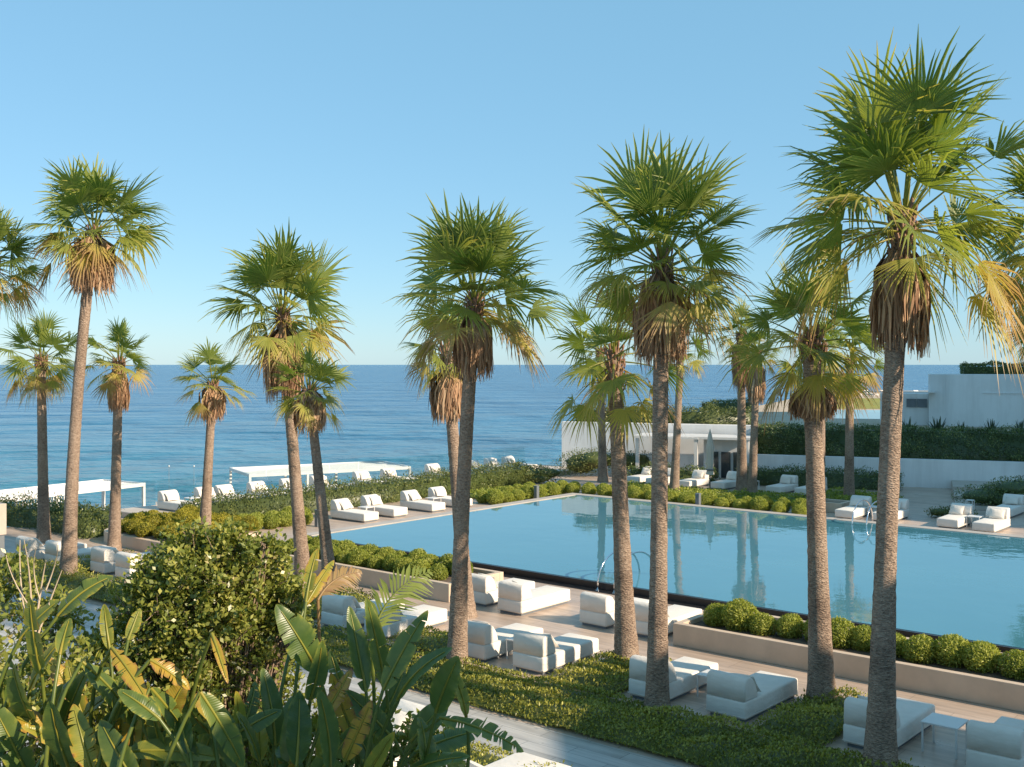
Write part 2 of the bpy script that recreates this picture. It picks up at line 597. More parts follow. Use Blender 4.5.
def hedge_mesh(L, D, Hh, seed, leaf=0.09, wid=0.045, dens=420, bulge=0.08, round_top=0.12):
    """clipped hedge, local x in [0,L], y in [0,D], z in [0,H]"""
    rng = np.random.default_rng(seed)
    A = [L * D, L * Hh, L * Hh, D * Hh, D * Hh]
    n = int(sum(A) * dens)
    face = rng.choice(5, n, p=np.array(A) / sum(A))
    u, v = rng.uniform(0, 1, n), rng.uniform(0, 1, n)
    P = np.zeros((n, 3)); Nn = np.zeros((n, 3))
    for k in range(5):
        q = face == k
        if k == 0:
            P[q] = np.stack([u[q] * L, v[q] * D, np.full(q.sum(), Hh)], -1); Nn[q] = (0, 0, 1)
        elif k in (1, 2):
            P[q] = np.stack([u[q] * L, np.full(q.sum(), 0 if k == 1 else D), v[q] * Hh], -1); Nn[q] = (0, -1 if k == 1 else 1, 0)
        else:
            P[q] = np.stack([np.full(q.sum(), 0 if k == 3 else L), u[q] * D, v[q] * Hh], -1); Nn[q] = (-1 if k == 3 else 1, 0, 0)
    lum = smooth_noise(P[:, 0] + P[:, 1] * .7, P[:, 2] * 1.3 + P[:, 1], seed, 0.55)
    P += Nn * (lum * bulge + rng.normal(0, bulge * 0.6, n) - 0.05)[:, None]
    cy = np.array([0, D / 2, 0])
    top = np.clip((P[:, 2] - (Hh - round_top * 2)) / (round_top * 2), 0, 1)
    P[:, 1] += (D / 2 - P[:, 1]) * top * round_top / max(D, .3)
    tint = np.clip(rng.normal(0.42, 0.22, n) + 0.14 * lum, 0, 1)
    parts = [leaf_cards(P, Nn, leaf, wid, rng, tint)]
    i = min(0.14, D * .3)
    x0, x1, y0, y1, z1 = i, L - i, i, D - i, Hh - i
    cv = np.array([[x0, y0, 0], [x1, y0, 0], [x1, y1, 0], [x0, y1, 0], [x0, y0, z1], [x1, y0, z1], [x1, y1, z1], [x0, y1, z1]], float)
    cf = np.array([[4, 5, 6, 7], [0, 1, 5, 4], [1, 2, 6, 5], [2, 3, 7, 6], [3, 0, 4, 7]])
    parts.append((cv, cf, np.full(8, 0.2)))
    v, f, t = merge(parts)
    return np_mesh('hedge', v, f, {'tint': t})

def cover_parts(x0, x1, y0, y1, hgt, seed, dens=500, leaf=0.06, wid=0.032):
    """a bed of low leaves in local (a,b) rectangle -> parts in world coordinates"""
    rng = np.random.default_rng(seed)
    n = int((x1 - x0) * (y1 - y0) * dens)
    a = rng.uniform(x0, x1, n); b = rng.uniform(y0, y1, n)
    e = np.minimum(np.minimum(a - x0, x1 - a), np.minimum(b - y0, y1 - b))
    h = hgt * np.clip(e / 0.22, 0.15, 1) ** 0.5
    lum = smooth_noise(a, b, 77, 0.42)
    lum2 = smooth_noise(a, b, 78, 1.6)
    z = h * (0.86 + 0.22 * lum + 0.10 * lum2) * rng.uniform(0.82, 1.05, n)
    a = a + rng.normal(0, 0.05, n); b = b + rng.normal(0, 0.05, n)
    P = a[:, None] * U + b[:, None] * V
    P[:, 2] = z
    Nn = unit(np.stack([rng.normal(0, .35, n), rng.normal(0, .35, n), np.ones(n)], -1))
    tint = np.clip(rng.normal(0.45, 0.2, n) + 0.15 * lum + 0.12 * lum2, 0, 1)
    out = [leaf_cards(P, Nn, leaf, wid, rng, tint)]
    # soil-side understorey so that no paving shows through
    nx, ny = max(3, int((x1 - x0) / 0.25)), max(3, int((y1 - y0) / 0.25))
    ga, gb = np.meshgrid(np.linspace(x0 + .06, x1 - .06, nx), np.linspace(y0 + .06, y1 - .06, ny))
    ge = np.minimum(np.minimum(ga - x0, x1 - ga), np.minimum(gb - y0, y1 - gb))
    gz = hgt * np.clip(ge / 0.3, 0.05, 1) ** .5 * (0.62 + 0.16 * smooth_noise(ga, gb, 77, 0.42))
    gv = ga[..., None] * U + gb[..., None] * V
    gv[..., 2] = gz
    idx = np.arange(nx * ny).reshape(ny, nx)
    gf = np.stack([idx[:-1, :-1], idx[:-1, 1:], idx[1:, 1:], idx[1:, :-1]], -1).reshape(-1, 4)
    out.append((gv.reshape(-1, 3), gf, np.full(nx * ny, 0.12)))
    return out

# ================================================================== SETTING
def struct(o):
    o['kind'] = 'structure'
    return o

# sea: one sheet out to the horizon
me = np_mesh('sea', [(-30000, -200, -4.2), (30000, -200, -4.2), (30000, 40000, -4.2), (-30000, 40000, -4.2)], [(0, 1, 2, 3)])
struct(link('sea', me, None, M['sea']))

# ground: the pool terrace on its rock base
GROUND = abpoly([(-41.2, -40), (60, -40), (60, 62), (-20, 62), (-41.2, 51)])
struct(MB().prism(GROUND, -6.0, 0.0).build('terrace_ground', M['paving']))
struct(MB().prism(rect(-60, 6, 12.9, 14.45), -0.2, 0.006).build('garden_path', M['slate']))
struct(MB().prism(rect(-60, 6, 2.0, 12.9), -0.2, 0.004).build('lower_path', M['slate']))

# raised sun deck by the sea, and the lower deck beyond it
struct(MB().prism(rect(-41.0, -36.6, 23.4, 50.4), 0.002, 0.25, 0.02).build('sun_deck', M['deckstone']))
struct(MB().prism(rect(-52, -41.3, 8, 47), -6, -2.0).build('beach_deck', M['deckstone']))
struct(MB().prism(rect(-47, -41.3, 47.0, 62), -6, -2.004).build('beach_deck', M['deckstone']))
rk = random.Random(4)

# upper terrace behind the white walls
UP = [(3.1, 63.2), (13.6, 59.2), (13.9, 58.0), (33, 50.7), (90, 40), (140, 165), (48, 165), (27, 112), (14, 82)]
struct(MB().prism(UP, -5, 2.2).build('upper_terrace', M['sand']))
struct(MB().prism([(29, 98), (60, 92), (80, 124), (37, 128)], 2.202, 2.214).build('lawn', M['lawn']))
struct(MB().prism([(22.5, 80), (34, 77), (40, 93), (28, 95)], 2.202, 2.222).build('upper_pool_water', M['pool']))
bed = np.array([[3.0, 63.42], [13.4, 59.42]])
struct(MB().prism([tuple(bed[0]), tuple(bed[1]), tuple(bed[1] + np.array([.6, 1.5])), tuple(bed[0] + np.array([.6, 1.5]))], 2.19, 2.84).build('raised_bed_ground', M['soil']))

# wide steps under the lower wall
st = MB()
s0 = np.array([19.0, 46.2]); wv = W[:2]; nv = np.array([0.356, 0.934])
for i, zz in enumerate((0.0, 0.14, 0.28)):
    q0 = s0 + nv * i * 2.6
    q1 = s0 + nv * 8.6
    L = 9.5
    st.prism([tuple(q0), tuple(q0 + wv * L), tuple(q1 + wv * L), tuple(q1)], zz + 0.003, zz + 0.143)
struct(st.build('steps', M['coping']))

# ------------------------------------------------------------------ pool
A0, A1, B0, B1 = -29.6, 8.0, 24.45, 39.9
ZW = 0.20
pool = MB().prism(rect(A0, A1, B0, B1), 0.002, ZW).build('pool_water', M['pool'])
struct(pool)
edge = MB()
edge.prism(rect(A0 - .02, A1, B0 - 0.10, B0 - 0.003), 0.002, ZW - 0.006)
edge.prism(rect(A0 - .3, A1, B0 - 0.42, B0 - 0.105), 0.004, 0.014)
struct(edge.build('pool_overflow_edge', M['darkstone']))
cp = MB()
cp.prism(rect(A0 - 0.55, A0 - 0.003, B0 - 0.0, B1 + 0.5), 0.003, ZW + 0.025, 0.01)
cp.prism(rect(A0, A1, B1 + 0.003, B1 + 0.5), 0.003, ZW + 0.025, 0.01)
struct(cp.build('pool_coping', M['coping']))

# ------------------------------------------------------------------ walls
def wall_between(name, p, q, thick, z0, z1, mat, label, cat='wall', bevel=0.02):
    p = np.array(p); q = np.array(q)
    d = (q - p) / np.linalg.norm(q - p)
    n = np.array([-d[1], d[0]])
    pts = [tuple(p), tuple(q), tuple(q + n * thick), tuple(p + n * thick)]
    o = MB().prism(pts, z0, z1, bevel, 2).build(name, mat)
    return tag(o, label, cat)

wall_between('retaining_wall', (2.9, 63.0), (13.4, 59.0), 0.4, -1, 2.87, M['white'], 'tall white wall behind the white pavilion with a clipped hedge along its top', 'wall')
wall_between('retaining_wall', (12.5, 57.6), (33.0, 49.8), 0.35, -1, 1.42, M['white'], 'low long white wall under the tall dark hedge, past the far side of the pool', 'wall')

# ------------------------------------------------------------------ unseen hotel blocks, placed and sized to shade the terrace
def unseen_hotel_block(label, x0, x1, y0, y1, h, floors):
    t = thing('unseen_hotel', label, 'building', (x0, y0, 0))
    MB().box(0, x1 - x0, 0, y1 - y0, -1, h, 0.05).build('wall', M['white'], t)
    MB().box(-0.15, x1 - x0 + .15, -0.15, y1 - y0 + .15, h + .002, h + .25).build('roof', M['white'], t)
    fh = h / floors
    for k in range(floors):
        n = max(1, int((y1 - y0) / 4))
        for j in range(n):
            yc = (j + .5) * (y1 - y0) / n
            w = MB().box(-0.06, -0.003, yc - 1.2, yc + 1.2, k * fh + .3, k * fh + 2.5).build('window', M['window'], t)
            fr = MB()
            for yy in (yc - 1.25, yc + 1.2):
                fr.box(-0.09, -0.003, yy, yy + .05, k * fh + .25, k * fh + 2.55)
            fr.box(-0.09, -0.003, yc - 1.2, yc + 1.2, k * fh + 2.502, k * fh + 2.55)
            fr.build('frame', M['grey'], w)
    return t
unseen_hotel_block('unseen white hotel wing beside the near end of the pool, shaped to shade the terrace there', 22, 25.5, -14, 7.8, 12.3, 3)  # out of view; depth and height fitted to the near shadow edge
unseen_hotel_block('tall unseen white hotel block past the right end of the pool, shaped to shade its far side', 46, 62, 25, 72, 21.2, 6)  # out of view; added to keep the far right terrace in shade
unseen_hotel_block('unseen white hotel wing next to the camera, shaped to shade the foreground plants', 6.3, 14, -12, 2.7, 8.5, 2)  # out of view; corner set so that its shadow covers the foreground plants

# ------------------------------------------------------------------ villa on the upper terrace
def villa():
    o = np.array([27.0, 70.0])
    t = thing('villa', 'flat roofed white villa in shade on the upper terrace at the right', 'house', (o[0], o[1], 2.2), math.atan2(-0.356, 0.934))
    MB().box(0, 18, 0, 9, 0, 3.38, 0.03).build('wall', M['white'], t)
    MB().box(3.2, 18, -0.05, -0.003, 2.16, 2.22).build('ledge', M['white'], t)
    MB().box(-3.0, -0.003, 0.6, 5, 0, 2.11, 0.03).build('side_wing', M['white'], t)
    cn = MB().box(-4.2, 0.4, -0.9, -0.06, 2.18, 2.26).build('canopy', M['paint'], t)
    w = MB()
    w.box(-1.35, -0.75, 0.50, 0.597, 1.2, 1.75)
    w.box(-0.70, -0.10, 0.50, 0.597, 1.2, 1.75)
    w.build('vent', M['grey'], t)
    MB().box(0.9, 1.0, -0.06, -0.003, 0, 3.36).build('downpipe', M['white'], t)
    hm = hedge_mesh(15.5, 2.5, 0.62, 31, 0.12, 0.07, 160)
    h = link('hedge', hm, None, M['hedge'])
    h.location = tuple(np.append(o + W[:2] * 2.0 + nv * 0.6, 2.2 + 3.385))
    h.rotation_euler = (0, 0, math.atan2(-0.356, 0.934))
    tag(h, 'long clipped hedge growing along the flat roof of the white villa', 'hedge')
villa()

# ------------------------------------------------------------------ pavilion under the tall wall
def pavilion():
    o = np.array([6.6, 58.7])
    t = thing('pavilion', 'white flat roofed pavilion with slatted edge in front of the tall white wall', 'pavilion', (o[0], o[1], 0), math.atan2(-0.356, 0.934))
    rf = MB().box(0, 6.3, 0, 2.3, 2.22, 2.36, 0.01).build('roof', M['paint'], t)
    fr = MB()
    for k in range(12):
        fr.box(0.35 + k * .26, .42 + k * .26, -0.32, -0.003, 2.25, 2.33)
    fr.box(0.2, 3.6, -0.40, -0.323, 2.24, 2.34)
    fr.build('slat', M['paint'], rf)
    for x in (0.1, 3.3, 6.0):
        MB().box(x, x + .18, 0.06, 0.24, 0, 2.217).build('post', M['paint'], t)
    bk = MB().box(3.6, 6.2, 1.2, 2.2, 0, 2.215).build('back_wall', M['white'], t)
    for x in (3.9, 4.55, 5.2):
        MB().box(x, x + .5, 1.12, 1.197, 0.1, 1.5).build('window', M['window'], t)
    MB().box(0.4, 3.0, 1.5, 2.2, 0, 1.25, .02).build('bar_counter', M['white'], t)
pavilion()

# ------------------------------------------------------------------ slatted pergolas on the beach deck
def pergola(label, near_right, heading, L, D, ztop, z0, nslat, screen):
    t = thing('pergola', label, 'pergola', (near_right[0], near_right[1], z0), heading)
    h = ztop - z0
    fr = MB()
    fr.box(-L, 0, 0, .12, h - .16, h); fr.box(-L, 0, D - .12, D, h - .16, h)
    fr.box(-L, -L + .12, .123, D - .123, h - .16, h); fr.box(-.12, 0, .123, D - .123, h - .16, h)
    fr.build('frame', M['paint'], t)
    sl = MB()
    for k in range(nslat):
        y = .16 + (D - .36) * k / (nslat - 1)
        sl.box(-L + .123, -.123, y, y + (D - .36) / nslat * .42, h - .10, h - .05)
    sl.build('slats', M['paint'], t)
    for x in (-L, -L * .66, -L * .33, -.12):
        for y in (0, D - .12):
            MB().box(x, x + .12, y, y + .12, 0, h - .163).build('post', M['paint'], t)
    if screen:
        s = MB()
        for k in range(20):
            s.box(-L * .45 + k * .13, -L * .45 + k * .13 + .05, .04, .09, .1, h - .2)
        s.build('slatted_screen', M['paint'], t)
    return t
pergola('longer white slatted pergola at the far left behind the hedge by the water', (-16.9, 49.8), math.atan2(0.845, 0.535), 14.0, 3.0, 0.75, -2.0, 14, True)
pergola('white slatted pergola at the water, behind the loungers left of the pool', (-5.7, 61.0), math.atan2(0.48, 0.88), 9.2, 4.2, 0.45, -2.0, 12, False)

# ------------------------------------------------------------------ planters
def planter(label, a0, a1, b0, b1, h, t=0.16):
    o = thing('planter', label, 'planter', ab(a0, b0), ROT_V)
    L, D = a1 - a0, b1 - b0
    w = MB()
    w.box(0, L, 0, t, 0.0, h, 0.012); w.box(0, L, D - t, D, 0.0, h, 0.012)
    w.box(0, t, t + .002, D - t - .002, 0.0, h, 0.012); w.box(L - t, L, t + .002, D - t - .002, 0.0, h, 0.012)
    w.build('wall', M['planter'], o)
    MB().box(t, L - t, t, D - t, 0.0, h - .10).build('soil', M['soil'], o)
    return o
planter('long low stone planter along the near right side of the pool', -12.6, 3.0, 20.6, 22.7, 0.48)
planter('low stone planter along the near left side of the pool', -27.6, -19.3, 20.5, 22.7, 0.48)
planter('small low stone planter beside the steps on the far side of the pool', -19.6, -18.3, 43.2, 44.4, 0.42)

# curved planter of golden shrubs at the left
def curved_planter():
    pts = []
    for k in range(13):
        th = math.pi * (0.5 + k / 12.0)
        pts.append((-34.5 + 1.0 * math.cos(th) * 1.3, 21.4 + 1.6 * -math.sin(th) * -1))
    a_ring = [(-35.8 + 1.3 * (1 - math.cos(t)), 20.9 - 1.3 * math.sin(t)) for t in np.linspace(0, math.pi / 2, 8)]
    poly = [(-35.8, 23.1)] + a_ring + [(-30.7, 19.6), (-30.7, 23.1)]
    o = thing('planter', 'curved stone planter full of golden shrubs left of the pool', 'planter')
    MB().prism(abpoly(poly), 0.0, 0.40, 0.012, 2).build('wall', M['planter'], o)
    inner = [(-33 + (a + 33) * .93, 21.5 + (b - 21.5) * .87) for a, b in poly]
    MB().prism(abpoly(inner), 0.403, 0.44).build('soil', M['soil'], o)
curved_planter()

# ------------------------------------------------------------------ ball shrubs
def ball_mesh(seed, n=3600, squash=0.95):
    rng = np.random.default_rng(seed)
    v, f, t = merge(blob(rng, (0, 0, 0.27), (0.33, 0.33, 0.33 * squash), n, 0.055, 0.022, 0.2, 0.72))
    t = np.clip(t + rng.normal(0, .14), 0, 1)
    return np_mesh('ball_shrub', v, f, {'tint': t})
BALLS = [ball_mesh(100 + i) for i in range(5)]
BALLS_G = [ball_mesh(200 + i, 3000, 0.85) for i in range(3)]
for b_ in BALLS:
    b_.materials.append(M['ball'])
for b_ in BALLS_G:
    b_.materials.append(M['gold'])
rb = random.Random(9)
def ball(a, b, z, s, label, group, gold=False):
    o = bpy.data.objects.new('ball_shrub', rb.choice(BALLS_G if gold else BALLS))
    COL.objects.link(o)
    o.location = ab(a, b, z)
    o.rotation_euler = (0, 0, rb.uniform(0, 6.28))
    o.scale = (s * rb.uniform(.93, 1.08), s * rb.uniform(.93, 1.08), s * rb.uniform(.88, 1.08))
    tag(o, label, 'shrub', group)
a = -12.0
while a < 1.0:
    ball(a, 21.5 + rb.uniform(-.12, .12), 0.30, rb.uniform(.85, 1.15), 'round yellow green shrub in the stone planter at the near right of the pool', 'ball shrubs in the near right planter')
    a += rb.uniform(.5, .66)
for row, bb in ((0, 21.2), (1, 21.95)):
    a = -27.1 + row * .3
    while a < -19.7:
        ball(a, bb + rb.uniform(-.08, .08), 0.28, rb.uniform(.8, 1.05), 'round yellow green shrub packed in the planter at the near left of the pool', 'ball shrubs in the near left planter')
        a += rb.uniform(.55, .7)
for row in range(5):
    a = -35.1 + (.9 if row == 0 else 0) + row * .1
    while a < -30.8:
        ball(a, 20.1 + row * .72 + rb.uniform(-.1, .1), 0.36, rb.uniform(.9, 1.15), 'golden rounded shrub in the curved planter left of the pool', 'golden shrubs in the curved planter', True)
        a += rb.uniform(.62, .8)
for row in range(2):
    b = 23.9
    while b < 27.6:
        ball(-33.9 + row * .75 + rb.uniform(-.1, .1) - .3 * row * 0, b, -0.02, rb.uniform(.95, 1.15), 'yellow green ball shrub on the deck at the left corner of the pool', 'ball shrubs at the left corner of the pool')
        b += rb.uniform(.65, .8)
for row in range(2):
    b = 36.2
    while b < 41.6:
        ball(-31.3 - row * .7 + rb.uniform(-.08, .08), b, -0.02, rb.uniform(.95, 1.15), 'ball shrub in the clipped row at the far left corner of the pool', 'ball shrubs at the far left corner of the pool')
        b += rb.uniform(.72, .9)
for row in range(2):
    a = -31.6 + row * .3
    while a < -19.2:
        ball(a, 41.3 + row * .75 + rb.uniform(-.08, .08), -0.02, rb.uniform(.92, 1.15), 'ball shrub in the clipped double row along the far side of the pool', 'ball shrubs along the far side of the pool')
        a += rb.uniform(.76, .92)

# ------------------------------------------------------------------ hedges and beds
def hedge(label, a0, b0, heading, L, D, Hh, z, seed, mat='hedge', leaf=0.10, dens=330, wid=0.05, bulge=0.1):
    o = link('hedge', hedge_mesh(L, D, Hh, seed, leaf, wid, dens, bulge), None, M[mat], (a0, b0, z), heading)
    return tag(o, label, 'hedge')
p = ab(-35.2, 23.5)
hedge('long bushy hedge behind the loungers on the left side of the pool', p[0], p[1], ROT_V + R(90), 20.2, 1.1, 0.95, 0, 41, bulge=0.16)
p = ab(-39.6, 19.6)
hedge('leafy hedge in front of the far left pergola', p[0], p[1], ROT_V, 3.4, 1.0, 0.72, 0, 42, bulge=0.2)
p = ab(-43.0, 18.4)
hedge('dense leafy hedge behind the two loungers at the far left', p[0], p[1], ROT_V + R(24), 6.2, 1.2, 0.8, 0, 43, bulge=0.2)
hedge('tall dark clipped hedge on the low white wall beyond the pool', 13.0, 58.0, math.atan2(-0.356, 0.934), 20.0, 1.2, 1.5, 1.40, 44, 'darkhedge', 0.11, 330)
hedge('hedge along the top of the tall white wall beside the sea', 3.6, 63.3, math.atan2(-0.356, 0.934), 10.3, 1.1, 0.80, 2.85, 45, 'hedge', 0.13, 200, bulge=0.16)
hedge('small far hedge with white loungers beside it on the upper terrace', 14.9, 80.5, math.atan2(0.5, 0.6), 5.5, 1.2, 1.2, 2.2, 46, 'hedge', 0.15, 140)
p = ab(-24.6, 49.6)
hedge('low dark hedge behind the loungers on the far side of the pool', 11.6, 55.6, math.atan2(-0.356, 0.934), 7.8, 0.9, 0.85, 0, 47, 'darkhedge', 0.1, 300, bulge=0.14)
hedge('short dark hedge in front of the pavilion beside the umbrella', 6.2, 57.7, math.atan2(-0.356, 0.934), 4.6, 0.6, 0.75, 0, 48, 'darkhedge', 0.1, 300, bulge=0.14)

def shrub(label, c, r, n, seed, mat, leaf=0.1, wid=0.045, cat='shrub', name='shrub', lumps=0.2):
    rng = np.random.default_rng(seed)
    parts = []
    for k in range(6):
        off = rng.normal(0, .38, 3) * np.array(r)
        off[2] = rng.uniform(-.25, .3) * r[2]
        parts += blob(rng, off, np.array(r) * rng.uniform(.55, .75), n // 6, leaf, wid, lumps, 0.6)
    v, f, t = merge(parts)
    v[:, 2] = np.maximum(v[:, 2], -c[2] + 0.02) if c[2] < 2 else v[:, 2]
    o = link(name, np_mesh(name, v, f, {'tint': t}), None, M[mat], tuple(c))
    return tag(o, label, cat)
shrub('big rounded grey green bush by the left end of the tall white wall', (4.3, 60.2, 0.75), (2.0, 1.2, 1.0), 5000, 51, 'hedge')
shrub('mid green bush filling the far left corner behind the ball shrubs', (1.6, 56.6, 0.4), (2.0, 1.0, .62), 3600, 54, 'hedge')
shrub('wide dark bush beside the loungers at the far right of the pool', (21.9, 46.6, 0.65), (2.2, 1.1, 0.85), 5200, 52, 'darkhedge')
shrub('small low bush beside the steps left of the far right loungers', (18.1, 43.9, 0.2), (0.9, .5, .32), 1100, 53, 'hedge')

parts = []
for i, (x0, x1, y0, y1, hh, den) in enumerate([
        (-38, -24, 14.6, 16.0, .38, 420), (-24, -16, 14.6, 16.35, .3, 600), (-16, -3.0, 14.5, 16.4, .24, 1000),
        (-17.4, -15.9, 16.5, 17.8, .26, 800), (-13.0, -11.4, 16.5, 18.9, .26, 900), (-8.6, -7.3, 16.5, 19.0, .26, 1000),
        (-22.9, -20.4, 16.2, 19.3, .34, 480), (-27.6, -25, 16, 19.0, .34, 400), (-31.6, -30.2, 15.9, 18.6, .34, 350),
        (-35.0, -27, 11.6, 12.9, .4, 350), (-14.2, -8.5, 11.7, 12.85, .3, 600)]):
    parts += cover_parts(x0, x1, y0, y1, hh, 60 + i, den)
v, f, t = merge(parts)
tag(link('ground_cover', np_mesh('ground_cover', v, f, {'tint': t}), None, M['cover']), 'low leafy ground cover in beds around the palms along the path', 'ground cover', None, 'stuff')
parts = []
for i, (x0, x1, y0, y1, hh, den) in enumerate([(-24.8, -19.4, 44.0, 47.0, .22, 180), (-31, -24.8, 43.2, 46.5, .2, 180), (-21.5, -18.0, 45.5, 49.5, .3, 180), (-34.6, -31, 37.0, 41, .25, 150)]):
    parts += cover_parts(x0, x1, y0, y1, hh, 80 + i, den, 0.1, 0.055)
v, f, t = merge(parts)
tag(link('ground_cover', np_mesh('ground_cover', v, f, {'tint': t}), None, M['ball']), 'low green planting between the far ball shrubs and the far loungers', 'ground cover', None, 'stuff')

# ================================================================== PALMS
def fan(rng, Lb, base, d, s, n, droop, age, nseg, spread):
    """one fan shaped blade: verts, quads, tint"""
    th = np.linspace(-spread, spread, nseg)
    dth = th[1] - th[0]
    ts = np.array([0.03, 0.22, 0.42, 0.74, 1.0])
    fused = 0.42
    L = Lb * (0.66 + 0.34 * np.cos(th * 0.75)) * rng.uniform(0.76, 1.12, nseg)
    torn = rng.uniform(size=nseg) < (0.05 + .12 * age)
    L = np.where(torn, L * rng.uniform(.4, .7, nseg), L)
    foldk = rng.uniform(-0.15, 0.3)
    jit = rng.normal(0, 0.10, (nseg, 3))
    dirs = np.cos(th)[:, None] * d + np.sin(th)[:, None] * s + (foldk * np.abs(np.sin(th)))[:, None] * n
    dirs = unit(dirs)
    sd = -np.sin(th)[:, None] * d + np.cos(th)[:, None] * s
    P = np.empty((nseg, 5, 3, 3))
    for j, t in enumerate(ts):
        c = base + dirs * (L * t)[:, None]
        if t > fused:
            c = c + jit * (L * (t - fused))[:, None]
        hw = math.tan(dth / 2) * 1.04 * L * min(t, fused) * (1.0 if t <= fused else (0.66 if t < .9 else 0.08))
        dz = droop * L * t ** 2.4 * (1 + 0.35 * (t > .9))
        c = c - np.array([0, 0, 1]) * dz[:, None]
        for k, q in enumerate((-1, 0, 1)):
            P[:, j, k] = c + sd * (hw * q)[:, None] + n * ((hw * 0.55) * (1 if q == 0 else -.25))[:, None]
    V_ = P.reshape(-1, 3)
    f = []
    for j in range(4):
        for k in range(2):
            f.append((j * 3 + k, j * 3 + k + 1, (j + 1) * 3 + k + 1, (j + 1) * 3 + k))
    f = np.array(f)
    Fq = (np.arange(nseg) * 15)[:, None, None] + f[None]
    tip = np.array([0.03, 0, 0.03, 0.14, 0.45]) * (0.6 + age * 1.5)
    age = min(age, .62)
    tint = age + tip[None, :, None] + rng.normal(0, 0.04, (nseg, 1, 1)) + np.zeros((nseg, 5, 3))
    return V_, Fq.reshape(-1, 4), np.clip(tint, 0, 1).ravel()

def strip_tube(p0, p1, p2, r0, r1, tint, n=6):
    """square petiole along a quadratic curve"""
    t = np.linspace(0, 1, n)[:, None]
    C = (1 - t) ** 2 * p0 + 2 * t * (1 - t) * p1 + t ** 2 * p2
    D = unit(np.gradient(C, axis=0))
    S = unit(np.cross(D, np.array([0.13, 0.21, 1.0])) + 1e-6)
    T = np.cross(S, D)
    r = r0 + (r1 - r0) * t
    ring = np.stack([C + S * r, C + T * r * .6, C - S * r, C - T * r * .6], 1)
    v = ring.reshape(-1, 3)
    f = []
    for i in range(n - 1):
        for k in range(4):
            f.append((i * 4 + k, i * 4 + (k + 1) % 4, (i + 1) * 4 + (k + 1) % 4, (i + 1) * 4 + k))
    return v, np.array(f), np.full(len(v), tint)

